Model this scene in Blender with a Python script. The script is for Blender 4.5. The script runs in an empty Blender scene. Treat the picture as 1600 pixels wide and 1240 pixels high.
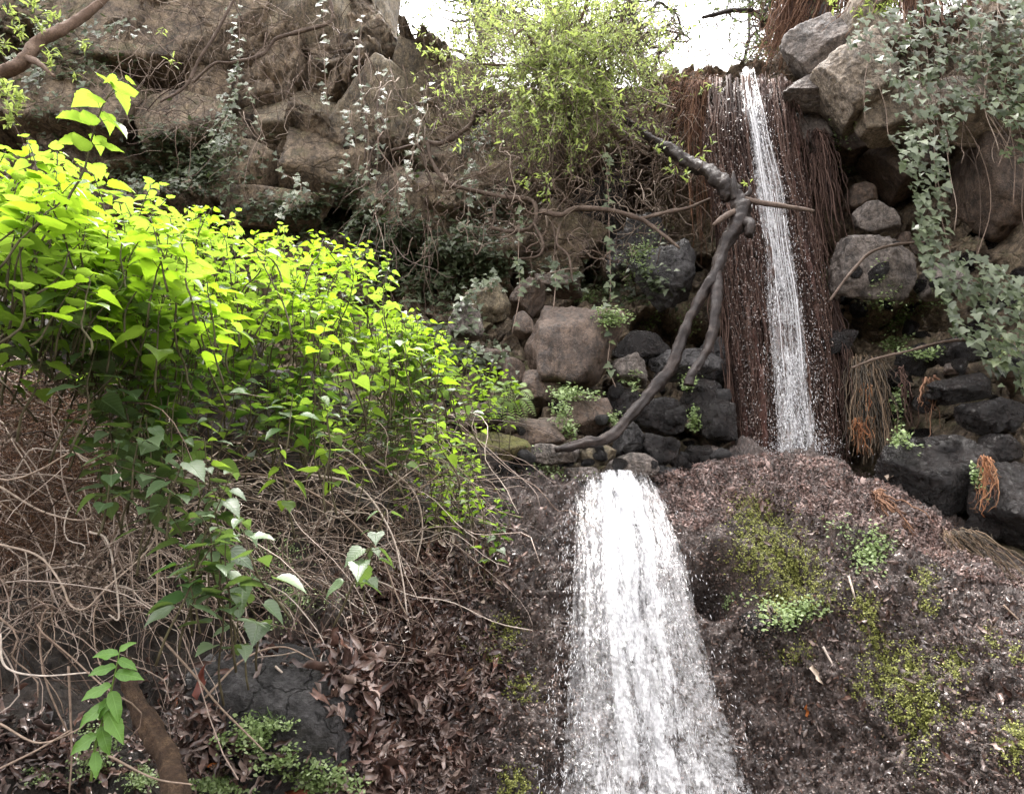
import bpy, math, random
import numpy as np
from mathutils import Vector, Matrix, Euler
from mathutils.bvhtree import BVHTree

R = math.radians
rng = np.random.default_rng(7)
random.seed(7)
sc = bpy.context.scene
col = sc.collection

# ------------------------------------------------------------------ camera
CAM = np.array([0.0, 0.0, 1.5]); PITCH = 15.0; FPX = 1232.0
cd = bpy.data.cameras.new('camera'); cam = bpy.data.objects.new('camera', cd); col.objects.link(cam)
cam.location = CAM; cam.rotation_euler = (R(90 + PITCH), 0, 0)
cd.sensor_width = 36; cd.lens = 36 * FPX / 1600.0; cd.clip_end = 500; cd.clip_start = 0.05
sc.camera = cam

# ------------------------------------------------------------------ world, sun, exposure
SUN_EL = 70.0
w = bpy.data.worlds.new('World'); sc.world = w; w.use_nodes = True
nt = w.node_tree; nt.nodes.clear()
sky = nt.nodes.new('ShaderNodeTexSky'); sky.sky_type = 'NISHITA'; sky.sun_disc = False
sky.sun_elevation = R(SUN_EL); sky.sun_rotation = R(-25); sky.dust_density = 4.0; sky.air_density = 1.0; sky.ozone_density = 1.0
hs = nt.nodes.new('ShaderNodeHueSaturation'); hs.inputs['Saturation'].default_value = 0.08
bg = nt.nodes.new('ShaderNodeBackground'); bg.inputs['Strength'].default_value = 0.15
wm_ = nt.nodes.new('ShaderNodeMix'); wm_.data_type = 'RGBA'; wm_.blend_type = 'MULTIPLY'; wm_.inputs[0].default_value = 1.0; wm_.inputs[7].default_value = (1.0, .955, .945, 1)   # warm white cloud light
wo = nt.nodes.new('ShaderNodeOutputWorld')
nt.links.new(sky.outputs[0], hs.inputs['Color']); nt.links.new(hs.outputs[0], wm_.inputs[6]); nt.links.new(wm_.outputs[2], bg.inputs[0]); nt.links.new(bg.outputs[0], wo.inputs[0])
sd = bpy.data.lights.new('sun', 'SUN'); sd.energy = 0.75; sd.angle = R(25); sd.color = (1.0, 0.97, 0.9)
sun = bpy.data.objects.new('sun', sd); col.objects.link(sun)
_az = R(-25); _el = R(SUN_EL)          # direction TO the sun: behind the cliff, a little to the left
to_sun = Vector((math.sin(_az) * math.cos(_el), math.cos(_az) * math.cos(_el), math.sin(_el)))
sun.rotation_euler = (-to_sun).to_track_quat('-Z', 'Y').to_euler()
sc.view_settings.view_transform = 'Standard'; sc.view_settings.look = 'None'
sc.view_settings.gamma = 1.0; sc.view_settings.use_curve_mapping = False
sc.view_settings.exposure = 2.85
sc.render.engine = 'CYCLES'
sc.cycles.use_denoising = True
sc.cycles.max_bounces = 6; sc.cycles.diffuse_bounces = 3; sc.cycles.glossy_bounces = 2
sc.cycles.transmission_bounces = 4; sc.cycles.transparent_max_bounces = 12
sc.cycles.caustics_reflective = False; sc.cycles.caustics_refractive = False

# ------------------------------------------------------------------ pixel of the photo + distance -> point
_s, _c = math.sin(R(PITCH)), math.cos(R(PITCH))
def P(px, py, Y):
    px = np.asarray(px, float); py = np.asarray(py, float); Y = np.asarray(Y, float)
    a = (px - 800) / FPX; b = (620 - py) / FPX
    dy = _c - b * _s; dz = _s + b * _c
    t = Y / dy
    return np.stack(np.broadcast_arrays(a * t, Y, CAM[2] + dz * t), -1)
def upp(p):                            # metres per photo pixel at a point
    p = np.asarray(p) - CAM
    return (p[..., 1] * _c + p[..., 2] * _s) / FPX

# ------------------------------------------------------------------ noise
def _h(ix, iy, iz, seed):
    with np.errstate(over='ignore'):
        h = (ix.astype(np.int64) * 374761393 + iy.astype(np.int64) * 668265263 + iz.astype(np.int64) * 2147483647 + seed * 1274126177) & 0xFFFFFFFF
        h = ((h ^ (h >> 13)) * 1274126177) & 0xFFFFFFFF
        h = (h ^ (h >> 16)) & 0xFFFFFFFF
        h = (h * 2246822519) & 0xFFFFFFFF
        h = (h ^ (h >> 15)) & 0xFFFFFFFF
    return h / 4294967295.0
def vnoise(p, seed=0):
    f = np.floor(p); i = f.astype(np.int64); f = p - f
    f = f * f * f * (f * (f * 6 - 15) + 10)
    r = 0
    for dx in (0, 1):
        wx = f[..., 0] if dx else 1 - f[..., 0]
        for dy in (0, 1):
            wy = f[..., 1] if dy else 1 - f[..., 1]
            for dz in (0, 1):
                wz = f[..., 2] if dz else 1 - f[..., 2]
                r = r + wx * wy * wz * _h(i[..., 0] + dx, i[..., 1] + dy, i[..., 2] + dz, seed)
    return r * 2 - 1
def fbm(p, oct=4, seed=0, gain=0.5):
    a, r = 1.0, 0
    for o in range(oct):
        r = r + a * vnoise(p * (2 ** o) + 13.7 * o, seed + o); a *= gain
    return r
def facets(x, z, size, seed, tilt=0.5, off=0.5, crack=0.06):
    """broken rock faces: every cell of a warped lattice is its own tilted plane, with open joints between"""
    p = np.stack([x, z * 1.0, np.zeros_like(x)], -1)
    wx = x + 0.25 * size * fbm(p / size * 1.3, 3, seed + 50); wz = z + 0.25 * size * fbm(p / size * 1.3 + 9, 3, seed + 60)
    gx, gz = wx / size, wz / (size * 0.8)
    ix, iz = np.floor(gx), np.floor(gz)
    f1 = np.full(x.shape, 9.0); f2 = f1.copy(); val = np.zeros_like(x)
    for dx in (-1, 0, 1):
        for dz in (-1, 0, 1):
            cx, cz = (ix + dx), (iz + dz); o = np.zeros_like(cx)
            jx = cx + _h(cx, cz, o, seed); jz = cz + _h(cx, cz, o + 1, seed)
            d = np.hypot(gx - jx, gz - jz)
            t1 = _h(cx, cz, o + 2, seed) - .5; t2 = _h(cx, cz, o + 3, seed) - .5; oo = _h(cx, cz, o + 4, seed) - .5
            v = off * oo + tilt * 2 * (t1 * (gx - jx) + t2 * (gz - jz))
            nearer = d < f1
            f2 = np.where(nearer, f1, np.minimum(f2, d)); val = np.where(nearer, v, val); f1 = np.where(nearer, d, f1)
    e = np.clip((f2 - f1) / crack, 0, 1)
    return size * (val + 0.22 * (1 - e) ** 2), e

# ------------------------------------------------------------------ mesh helpers
def build_mesh(name, V, F, mat, smooth=True, attr=None, uv=None):
    me = bpy.data.meshes.new(name)
    V = np.ascontiguousarray(V, np.float32).reshape(-1, 3)
    if isinstance(F, np.ndarray): F = [F]
    F = [np.asarray(f) for f in F if len(f)]
    nl = sum(f.size for f in F); nf = sum(len(f) for f in F)
    me.vertices.add(len(V)); me.vertices.foreach_set('co', V.ravel())
    me.loops.add(nl); me.polygons.add(nf)
    me.loops.foreach_set('vertex_index', np.concatenate([f.ravel() for f in F]).astype(np.int32))
    tot = np.concatenate([np.full(len(f), f.shape[1]) for f in F]).astype(np.int32)
    st = np.concatenate([[0], np.cumsum(tot)[:-1]]).astype(np.int32)
    me.polygons.foreach_set('loop_start', st); me.polygons.foreach_set('loop_total', tot)
    if smooth: me.polygons.foreach_set('use_smooth', np.ones(nf, bool))
    if attr is not None:
        for k, v in attr.items():
            a = me.attributes.new(k, 'FLOAT', 'POINT'); a.data.foreach_set('value', np.ascontiguousarray(v, np.float32).ravel())
    if uv is not None:
        a = me.attributes.new('flow', 'FLOAT_VECTOR', 'POINT'); a.data.foreach_set('vector', np.ascontiguousarray(uv, np.float32).ravel())
    if mat is not None: me.materials.append(mat)
    me.update(calc_edges=True)
    return me
def wloc(o):
    p = np.zeros(3)
    while o is not None: p = p + np.array(o.location); o = o.parent
    return p
def link(name, data, parent=None, loc=(0, 0, 0)):
    """loc is a world position; parents never carry rotation or scale"""
    o = bpy.data.objects.new(name, data); col.objects.link(o)
    if parent is not None:
        o.parent = parent; loc = np.asarray(loc, float) - wloc(parent)
    o.location = loc
    return o
def tag(o, label=None, cat=None, group=None, kind=None):
    if label: o['label'] = label
    if cat: o['category'] = cat
    if group: o['group'] = group
    if kind: o['kind'] = kind
    return o
def meshobj(name, V, F, mat, parent=None, origin=None, **k):
    V = np.asarray(V, float)
    og = np.zeros(3) if origin is None else np.asarray(origin, float)
    return link(name, build_mesh(name, V - og, F, mat, **k), parent, og)
def thing(name, loc, label, cat, group=None):
    return tag(link(name, None, None, loc), label, cat, group)

def tubes(C, Rr, m=4, cap=True):
    """C (n,k,3) curves, Rr (n,k) radii -> verts, quads"""
    C = np.asarray(C, float); n, k, _ = C.shape
    Rr = np.broadcast_to(np.asarray(Rr, float), (n, k))
    T = np.gradient(C, axis=1); T /= np.linalg.norm(T, axis=2, keepdims=True) + 1e-9
    mean = C[:, -1] - C[:, 0]; mean /= np.linalg.norm(mean, axis=1, keepdims=True) + 1e-9
    ref = np.where(np.abs(mean[:, 2:3]) < 0.7, np.array([[0, 0, 1.0]]), np.array([[0.3, 1.0, 0]]))
    N = np.cross(T, ref[:, None, :]); N /= np.linalg.norm(N, axis=2, keepdims=True) + 1e-9
    B = np.cross(T, N)
    a = np.arange(m) * 2 * np.pi / m
    V = C[:, :, None, :] + Rr[:, :, None, None] * (np.cos(a)[None, None, :, None] * N[:, :, None, :] + np.sin(a)[None, None, :, None] * B[:, :, None, :])
    base = np.arange(n)[:, None, None] * k * m
    i = np.arange(k - 1)[None, :, None] * m; j = np.arange(m)[None, None, :]; j2 = (j + 1) % m
    F = np.stack([base + i + j, base + i + j2, base + i + m + j2, base + i + m + j], -1).reshape(-1, 4)
    F = [F]
    if cap and m >= 3:
        b = (np.arange(n) * k * m)[:, None]
        F.append(b + np.arange(m)[None, ::-1]); F.append(b + (k - 1) * m + np.arange(m)[None, :])
        if m == 4: F = [np.concatenate(F)]
    return V.reshape(-1, 3), F
def wob(P0, P1, k=12, amp=0.1, sag=0.0, r=rng, fix_end=False):
    """n wobbling curves from P0 to P1"""
    P0 = np.atleast_2d(P0).astype(float); P1 = np.atleast_2d(P1).astype(float); n = len(P0)
    t = np.linspace(0, 1, k)[None, :, None]
    C = P0[:, None] * (1 - t) + P1[:, None] * t
    amp = np.broadcast_to(np.asarray(amp, float), (n,))[:, None, None]
    sag = np.broadcast_to(np.asarray(sag, float), (n,))[:, None]
    for j in (1, 2, 3, 5):
        a = r.normal(size=(n, 1, 3)) / j; ph = r.uniform(0, 6.28, (n, 1, 3))
        d = np.sin(math.pi * j * t + ph) - np.sin(ph)
        if fix_end: d = d * (1 - t)
        C = C + amp * a * d
    C[:, :, 2] -= sag * (4 * t * (1 - t))[:, :, 0]
    return C
def spline(pts, k=40):
    pts = np.asarray(pts, float); n = len(pts)
    return cr(pts, np.linspace(0, n - 1, k))
def cr(A, u):
    """Catmull-Rom along axis 0"""
    n = len(A); i = np.clip(np.floor(u).astype(int), 0, n - 2); f = (u - i).reshape((-1,) + (1,) * (A.ndim - 1))
    ext = np.concatenate([2 * A[:1] - A[1:2], A, 2 * A[-1:] - A[-2:-1]])
    p0, p1, p2, p3 = ext[i], ext[i + 1], ext[i + 2], ext[i + 3]
    return 0.5 * (2 * p1 + (p2 - p0) * f + (2 * p0 - 5 * p1 + 4 * p2 - p3) * f ** 2 + (3 * p1 - p0 - 3 * p2 + p3) * f ** 3)
def pxcurve(pts, k=40):
    """spline through (px, py, Y) points"""
    a = np.array([P(*q[:3]) for q in pts]); return spline(a, k)
def gridfaces(nr, nc):
    i = np.arange(nr - 1)[:, None] * nc; j = np.arange(nc - 1)[None]
    return np.stack([i + j, i + j + 1, i + nc + j + 1, i + nc + j], -1).reshape(-1, 4)
def patch(C, nr, nc):
    """bicubic surface through a control grid (rows, cols, 3)"""
    C = np.asarray(C, float)
    A = cr(C, np.linspace(0, C.shape[0] - 1, nr))
    A = cr(np.swapaxes(A, 0, 1), np.linspace(0, C.shape[1] - 1, nc))
    return np.swapaxes(A, 0, 1)
def gridnormals(S):
    n = np.cross(np.gradient(S, axis=1), np.gradient(S, axis=0)); n /= np.linalg.norm(n, axis=2, keepdims=True) + 1e-9
    return n * np.where(n[..., 1:2] * 1.0 - 0.6 * n[..., 2:3] > 0, -1, 1)

def basis(Z, yaw, r=rng):
    """rotation matrices with local z = Z, spun by yaw"""
    Z = Z / (np.linalg.norm(Z, axis=1, keepdims=True) + 1e-9)
    ref = np.where(np.abs(Z[:, 2:3]) < 0.95, np.array([[0, 0, 1.0]]), np.array([[1.0, 0, 0]]))
    X = np.cross(ref, Z); X /= np.linalg.norm(X, axis=1, keepdims=True) + 1e-9
    Y = np.cross(Z, X); c, s = np.cos(yaw)[:, None], np.sin(yaw)[:, None]
    X2 = X * c + Y * s; Y2 = -X * s + Y * c
    return np.stack([X2, Y2, Z], -1)
def basis_dir(D, up):
    """local x along D, local z close to up"""
    X = D / (np.linalg.norm(D, axis=1, keepdims=True) + 1e-9)
    Y = np.cross(up, X); Y /= np.linalg.norm(Y, axis=1, keepdims=True) + 1e-9
    return np.stack([X, Y, np.cross(X, Y)], -1)
def batch(T, pos, M, s):
    """many copies of one of several templates (V,F) in one mesh; T list of templates"""
    n = len(pos); pick = rng.integers(0, len(T), n); s = np.broadcast_to(np.asarray(s, float), (n,) + np.shape(s)[1:]) if np.ndim(s) else np.full(n, s)
    VV, FF, rn, ofs = [], [], [], 0
    for q, (tv, tf) in enumerate(T):
        idx = np.nonzero(pick == q)[0]
        if not len(idx): continue
        sv = s[idx][:, None, None] if s.ndim == 1 else s[idx][:, None, :]
        v = np.einsum('nij,nkj->nki', M[idx], tv[None] * sv) + pos[idx][:, None, :]
        VV.append(v.reshape(-1, 3)); rn.append(np.repeat(rng.random(len(idx)), len(tv)))
        FF.append([(tf_[None] + (ofs + np.arange(len(idx)) * len(tv))[:, None, None]).reshape(-1, tf_.shape[1]) for tf_ in tf]); ofs += len(idx) * len(tv)
    byn = {}
    for fl in FF:
        for f in fl: byn.setdefault(f.shape[1], []).append(f)
    return np.concatenate(VV), [np.concatenate(v) for v in byn.values()], np.concatenate(rn)

# ------------------------------------------------------------------ leaf shapes: length 1 along +x, width along y, base at origin
def leaf_template(outline, fold=0.12, droop=0.18, curl=0.0):
    """outline: [(x, halfwidth)...] from base to tip"""
    o = np.array(outline, float); n = len(o); V = []; F3 = []; F4 = []
    mx = o[:, 0]
    def zz(x, y): return fold * abs(y) * 1.6 - droop * x * x + curl * math.sin(9 * x + 5 * y) * abs(y)
    for x in mx: V.append((max(x, 0), 0, zz(x, 0)))
    for sg in (1, -1):
        b = len(V)
        for x, h in o: V.append((x, sg * h, zz(x, h)))
        for i in range(n - 1):
            q = (i, i + 1, b + i + 1, b + i) if sg > 0 else (i, b + i, b + i + 1, i + 1)
            F4.append(q)
    return np.array(V), [np.array(F4)]
def heart(seed, serr=True):
    r = random.Random(seed); xs = [-0.06, -0.02, 0.06, 0.14, 0.22, 0.31, 0.40, 0.50, 0.60, 0.70, 0.80, 0.90, 1.0]
    hw = [0.10, 0.24, 0.33, 0.375, 0.385, 0.37, 0.335, 0.29, 0.235, 0.175, 0.11, 0.05, 0.0]
    o = [(x, h * (1 + (0.05 if i % 2 else -0.05) * serr) * r.uniform(.95, 1.05)) for i, (x, h) in enumerate(zip(xs, hw))]
    return leaf_template(o, fold=r.uniform(.08, .3), droop=r.uniform(.05, .3), curl=r.uniform(.0, .12))
def lance(seed, wdt=0.16, n=6, curl=0.1, droop=None, fold=0.2):
    r = random.Random(seed); o = []
    for i in range(n + 1):
        t = i / n; o.append((t, wdt * (math.sin(math.pi * t ** 0.8) ** 0.9 if 0 < t < 1 else 0.0) * r.uniform(.85, 1.15) + (.008 if i == 0 else 0)))
    return leaf_template(o, fold=fold * r.uniform(.5, 2), droop=r.uniform(-.1, .5) if droop is None else droop, curl=curl)
def ivy_leaf(seed):
    r = random.Random(seed)
    o = [(-0.12, 0.16), (-0.1, 0.33), (0.1, 0.5), (0.22, 0.40), (0.32, 0.30), (0.5, 0.28), (0.66, 0.2), (0.85, 0.08), (1.0, 0.0)]
    o = [(x, h * r.uniform(.88, 1.12)) for x, h in o]
    return leaf_template(o, fold=r.uniform(.0, .2), droop=r.uniform(.05, .3), curl=.05)
def fan(seed):
    r = random.Random(seed); V = [(0, 0, 0)]; k = 5
    for i in range(k + 1):
        a = (-0.9 + 1.8 * i / k); q = r.uniform(.8, 1.05); V.append((math.cos(a) * q, math.sin(a) * q, r.uniform(-.1, .1)))
    return np.array(V), [np.array([(0, i + 1, i + 2) for i in range(k)])]
HEART = [heart(i) for i in range(6)]
LANCE = [lance(i + 20) for i in range(5)]
LITTER = [lance(i + 40, wdt=random.Random(i).uniform(.09, .17), n=6, curl=1.2, fold=.8) for i in range(8)]
IVY = [ivy_leaf(i + 60) for i in range(5)]
FAN = [fan(i + 80) for i in range(4)]
def chip(seed):
    r = random.Random(seed); k = 5; V = []
    for i in range(k):
        a = i * 2 * math.pi / k; q = r.uniform(.3, .6); V.append((math.cos(a) * q * 1.5, math.sin(a) * q * .8, r.uniform(-.2, .22)))
    V.append((0, 0, r.uniform(.05, .3)))
    return np.array(V), [np.array([(k, i, (i + 1) % k) for i in range(k)])]
CHIP = [chip(i) for i in range(8)]

# ------------------------------------------------------------------ materials
class N:
    """tiny node helper"""
    def __init__(s, name):
        s.m = bpy.data.materials.new(name); s.m.use_nodes = True; s.t = s.m.node_tree; s.t.nodes.clear()
        s.out = s.t.nodes.new('ShaderNodeOutputMaterial')
    def n(s, typ, ins=None, **props):
        o = s.t.nodes.new('ShaderNode' + typ)
        for k, v in props.items(): setattr(o, k, v)
        for k, v in (ins or {}).items():
            if isinstance(v, bpy.types.NodeSocket): s.t.links.new(v, o.inputs[k])
            else: o.inputs[k].default_value = v
        return o
    def noise(s, vec, scale, detail=6, rough=.6, dist=0.0):
        return s.n('TexNoise', {'Vector': vec, 'Scale': scale, 'Detail': detail, 'Roughness': rough, 'Distortion': dist}).outputs['Fac']
    def ramp(s, fac, stops, interp='LINEAR'):
        r = s.n('ValToRGB', {'Fac': fac}); cr_ = r.color_ramp; cr_.interpolation = interp
        while len(cr_.elements) < len(stops): cr_.elements.new(.5)
        for e, (p, c) in zip(cr_.elements, stops):
            e.position = p; e.color = tuple(c) + (1,) if not np.isscalar(c) else (c, c, c, 1)
        return r.outputs['Color']
    def mix(s, fac, a, b, mode='MIX'):
        m = s.n('Mix', data_type='RGBA', blend_type=mode)
        for i, v in ((0, fac), (6, a), (7, b)):
            if isinstance(v, bpy.types.NodeSocket): s.t.links.new(v, m.inputs[i])
            elif i == 0: m.inputs[0].default_value = v
            else: m.inputs[i].default_value = tuple(v) + (1,) if len(v) == 3 else v
        return m.outputs[2]
    def math(s, op, a, b=0.0):
        m = s.n('Math', operation=op)
        for i, v in ((0, a), (1, b)):
            if isinstance(v, bpy.types.NodeSocket): s.t.links.new(v, m.inputs[i])
            else: m.inputs[i].default_value = v
        return m.outputs[0]
    def maprange(s, v, a, b, c=0.0, d=1.0):
        return s.n('MapRange', {'Value': v, 'From Min': a, 'From Max': b, 'To Min': c, 'To Max': d}).outputs[0]
    def done(s, shader): s.t.links.new(shader, s.out.inputs['Surface']); return s.m

def mat_rock(name, dark, light, third, rough=(.35, .75), bump=.5, scale=1.0, moss=0.0, mosscol=(.10, .11, .03), cracks=1.0, world=False, spec=.5, pale=.0, coat=.0):
    g = N(name)
    tc = g.n('TexCoord').outputs['Object']
    big = g.noise(tc, 1.3 * scale, 5, .6, .6); mid = g.noise(tc, 6 * scale, 8, .68, .3); fine = g.noise(tc, 45 * scale, 6, .75)
    c = g.ramp(g.math('ADD', g.math('MULTIPLY', big, .6), g.math('MULTIPLY', mid, .4)), [(.38, dark), (.5, tuple(.5 * (np.array(dark) + np.array(light)))), (.62, light)])
    c = g.mix(g.maprange(mid, .45, .68), c, third)
    mid2 = g.noise(tc, 19 * scale, 7, .72, .6); stain = g.noise(g.n('Mapping', {'Vector': tc, 'Scale': (9 * scale, 9 * scale, 2.2 * scale)}).outputs[0], 1, 5, .65, .4)
    c = g.mix(1.0, c, g.ramp(mid2, [(.36, .45), (.5, 1.0), (.64, 1.55)]), 'MULTIPLY')
    c = g.mix(1.0, c, g.ramp(stain, [(.36, .5), (.55, 1.1)]), 'MULTIPLY')
    c = g.mix(1.0, c, g.ramp(fine, [(.3, .62), (.5, 1.0), (.7, 1.4)]), 'MULTIPLY')
    if pale:      # pale crust of mineral and lichen, in spots
        pn = g.noise(tc, 11 * scale, 9, .78, .5)
        c = g.mix(g.maprange(pn, .58, .7, 0, pale), c, (.36, .33, .29))
    if moss:
        geo = g.n('NewGeometry'); sp = g.n('SeparateXYZ', {'Vector': geo.outputs['Normal']})
        mn = g.noise(tc, 2.2 * scale, 7, .7)
        f = g.math('MULTIPLY', g.maprange(sp.outputs['Z'], -.2, .8), g.maprange(mn, .62 - .25 * moss, .75 - .2 * moss))
        c = g.mix(f, c, mosscol)
    vor = g.n('TexVoronoi', {'Vector': g.n('VectorMath', {0: tc, 1: g.n('VectorMath', {0: g.n('TexNoise', {'Vector': tc, 'Scale': 3.0 * scale, 'Detail': 4}).outputs['Color'], 3: .35}, operation='SCALE').outputs[0]}, operation='ADD').outputs[0], 'Scale': 2.4 * scale}, feature='DISTANCE_TO_EDGE').outputs['Distance']
    ck = g.maprange(vor, 0.0, .035)
    h = g.math('ADD', g.math('ADD', g.math('MULTIPLY', mid, .9), g.math('MULTIPLY', mid2, .6)), g.math('MULTIPLY', fine, .25))
    h = g.math('ADD', h, g.math('MULTIPLY', ck, .25 * cracks))
    c = g.mix(g.math('MULTIPLY', g.math('SUBTRACT', 1.0, ck), .55 * cracks), c, tuple(np.array(dark) * .4))
    b = g.n('Bump', {'Strength': min(1, bump * 1.5), 'Distance': .09 / scale, 'Height': h})
    rr = g.maprange(mid, .3, .7, rough[0], rough[1])
    p = g.n('BsdfPrincipled', {'Base Color': c, 'Roughness': rr, 'Normal': b.outputs[0], 'Specular IOR Level': spec, 'Coat Weight': coat, 'Coat Roughness': .04, 'Coat Normal': b.outputs[0]})
    return g.done(p.outputs[0])

def mat_leaf(name, cols, trans=(.35, .5, .03), tf=.45, rough=.45, rnd='object', veins=True, spec=.4):
    g = N(name)
    if rnd == 'object': r = g.n('ObjectInfo').outputs['Random']
    else: r = g.n('Attribute', attribute_name='rnd').outputs['Fac']
    k = len(cols); c = g.ramp(r, [(i / max(k - 1, 1), cc) for i, cc in enumerate(cols)])
    tr = g.mix(.35, trans, c)
    if veins:
        tc = g.n('TexCoord').outputs['Object']; sp = g.n('SeparateXYZ', {'Vector': tc})
        ay = g.math('ABSOLUTE', sp.outputs['Y'])
        mid = g.maprange(ay, .0, .025, 1, 0)
        side = g.math('SINE', g.math('MULTIPLY', g.math('SUBTRACT', sp.outputs['X'], g.math('MULTIPLY', ay, .8)), 46.0))
        side = g.maprange(side, .75, 1.0)
        v = g.math('MAXIMUM', mid, g.math('MULTIPLY', side, .5))
        c = g.mix(g.math('MULTIPLY', v, .45), c, tuple(min(1, q * 1.9 + .03) for q in cols[-1]))
        tr = g.mix(g.math('MULTIPLY', v, .5), tr, (tr if False else tuple(.45 * q for q in trans)))
        nrm = g.n('Bump', {'Strength': .25, 'Distance': .02, 'Height': v}).outputs[0]
    else: nrm = None
    ins = {'Base Color': c, 'Roughness': rough, 'Specular IOR Level': spec}
    if nrm is not None: ins['Normal'] = nrm
    p = g.n('BsdfPrincipled', ins)
    t = g.n('BsdfTranslucent', {'Color': tr})
    m = g.n('MixShader', {0: tf, 1: p.outputs[0], 2: t.outputs[0]})
    return g.done(m.outputs[0])

def mat_bark(name, cols, rough=.8, stretch=(8, 8, 60), bump=.5, rnd=None, spec=.3, scale=1.0):
    g = N(name); tc = g.n('TexCoord').outputs['Object']
    n1 = g.noise(tc, 9 * scale, 6, .7, .4); n2 = g.noise(tc, 60 * scale, 4, .7)
    f = n1
    if rnd: f = g.math('ADD', g.math('MULTIPLY', n1, .35), g.math('MULTIPLY', g.n('Attribute', attribute_name='rnd').outputs['Fac'], .65))
    if rnd == 'object': f = g.math('ADD', g.math('MULTIPLY', n1, .35), g.math('MULTIPLY', g.n('ObjectInfo').outputs['Random'], .65))
    c = g.ramp(f, [(.2 + .6 * i / max(len(cols) - 1, 1), cc) for i, cc in enumerate(cols)])
    c = g.mix(1.0, c, g.ramp(n2, [(.3, .6), (.7, 1.35)]), 'MULTIPLY')
    b = g.n('Bump', {'Strength': bump, 'Distance': .01, 'Height': g.math('ADD', n2, n1)})
    p = g.n('BsdfPrincipled', {'Base Color': c, 'Roughness': rough, 'Normal': b.outputs[0], 'Specular IOR Level': spec})
    return g.done(p.outputs[0])

def mat_flake(name, cols, rough=(.12, .6), spec=.6, attr='rnd'):
    g = N(name); r = g.n('Attribute', attribute_name=attr).outputs['Fac']
    tc = g.n('TexCoord').outputs['Object']; n = g.noise(tc, 30, 4, .6); big = g.noise(g.n('Mapping', {'Vector': tc, 'Scale': (5, 5, 1.3)}).outputs[0], 1, 5, .65, .5)
    c = g.ramp(r, [(i / (len(cols) - 1), cc) for i, cc in enumerate(cols)])
    c = g.mix(1.0, c, g.ramp(n, [(.3, .55), (.7, 1.5)]), 'MULTIPLY')
    c = g.mix(1.0, c, g.ramp(big, [(.38, .5), (.62, 1.5)]), 'MULTIPLY')
    rr = g.maprange(g.math('FRACT', g.math('MULTIPLY', r, 17.3)), 0, 1, rough[0], rough[1])
    p = g.n('BsdfPrincipled', {'Base Color': c, 'Roughness': rr, 'Specular IOR Level': spec})
    return g.done(p.outputs[0])

M = {}
M['cliff'] = mat_rock('cliff_rock', (.075, .056, .04), (.36, .28, .195), (.22, .17, .115), rough=(.5, .9), bump=.6, moss=.45, pale=.25)
M['rock_brown'] = mat_rock('rock_brown', (.035, .024, .018), (.155, .108, .078), (.085, .060, .045), rough=(.4, .8), bump=.4, scale=2.0, cracks=.7, pale=.3)
M['rock_olive'] = mat_rock('rock_olive', (.08, .065, .045), (.28, .235, .155), (.18, .14, .095), rough=(.45, .85), bump=.4, scale=2.0, cracks=.6, moss=.3, pale=.3)
M['rock_tan'] = mat_rock('rock_tan', (.13, .10, .075), (.38, .32, .25), (.25, .205, .16), rough=(.5, .9), bump=.5, scale=1.6, cracks=.8, pale=.6)
M['rock_grey'] = mat_rock('rock_grey', (.045, .038, .034), (.27, .23, .20), (.14, .118, .105), rough=(.35, .8), bump=.5, scale=2.0, cracks=.8, pale=.5)
M['rock_wet'] = mat_rock('rock_wet', (.003, .0025, .0025), (.022, .015, .013), (.007, .005, .005), rough=(.05, .42), bump=1.0, scale=2.4, cracks=1.0, spec=.5)
M['rock_black'] = mat_rock('rock_black', (.02, .019, .02), (.12, .115, .115), (.055, .053, .055), rough=(.25, .6), bump=1.0, scale=1.8, cracks=1.6, pale=.3)
M['rock_moss'] = mat_rock('rock_moss', (.07, .05, .03), (.18, .15, .06), (.12, .11, .04), rough=(.6, .9), bump=.7, scale=2.5, moss=1.0, mosscol=(.13, .13, .03))
M['mound'] = mat_rock('wet_debris_rock', (.035, .025, .021), (.18, .135, .118), (.08, .06, .052), rough=(.15, .55), bump=1.0, scale=3.0, cracks=.2, spec=.7)
M['soil'] = mat_rock('dark_soil', (.012, .009, .007), (.045, .032, .024), (.025, .018, .014), rough=(.6, .95), bump=.9, scale=3.0, cracks=.1)
M['ground'] = mat_rock('gravel_ground', (.05, .04, .03), (.12, .10, .08), (.08, .07, .05), rough=(.6, .95), bump=.6, scale=1.0, cracks=.1)
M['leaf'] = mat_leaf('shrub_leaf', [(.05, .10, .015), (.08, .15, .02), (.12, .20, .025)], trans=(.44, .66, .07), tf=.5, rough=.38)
M['leaf_dark'] = mat_leaf('shaded_shrub_leaf', [(.04, .075, .03), (.075, .12, .055), (.12, .17, .09)], trans=(.26, .42, .06), tf=.3, rough=.40, spec=.55)  # low-zone copy of the shrub leaf: shade and grey sky sheen put into its colour
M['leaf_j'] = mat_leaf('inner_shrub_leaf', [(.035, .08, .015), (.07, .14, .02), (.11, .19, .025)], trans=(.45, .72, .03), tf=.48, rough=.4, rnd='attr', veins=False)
M['leaf_jd'] = mat_leaf('inner_shaded_leaf', [(.03, .07, .02), (.055, .12, .03), (.08, .16, .04)], trans=(.22, .42, .03), tf=.35, rough=.40, rnd='attr', veins=False)  # darker copy of the inner leaf, shade put into the colour
M['ivy'] = mat_leaf('ivy_leaf', [(.024, .04, .015), (.05, .072, .026), (.095, .12, .05)], trans=(.16, .26, .06), tf=.18, rough=.42, spec=.5)
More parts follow.
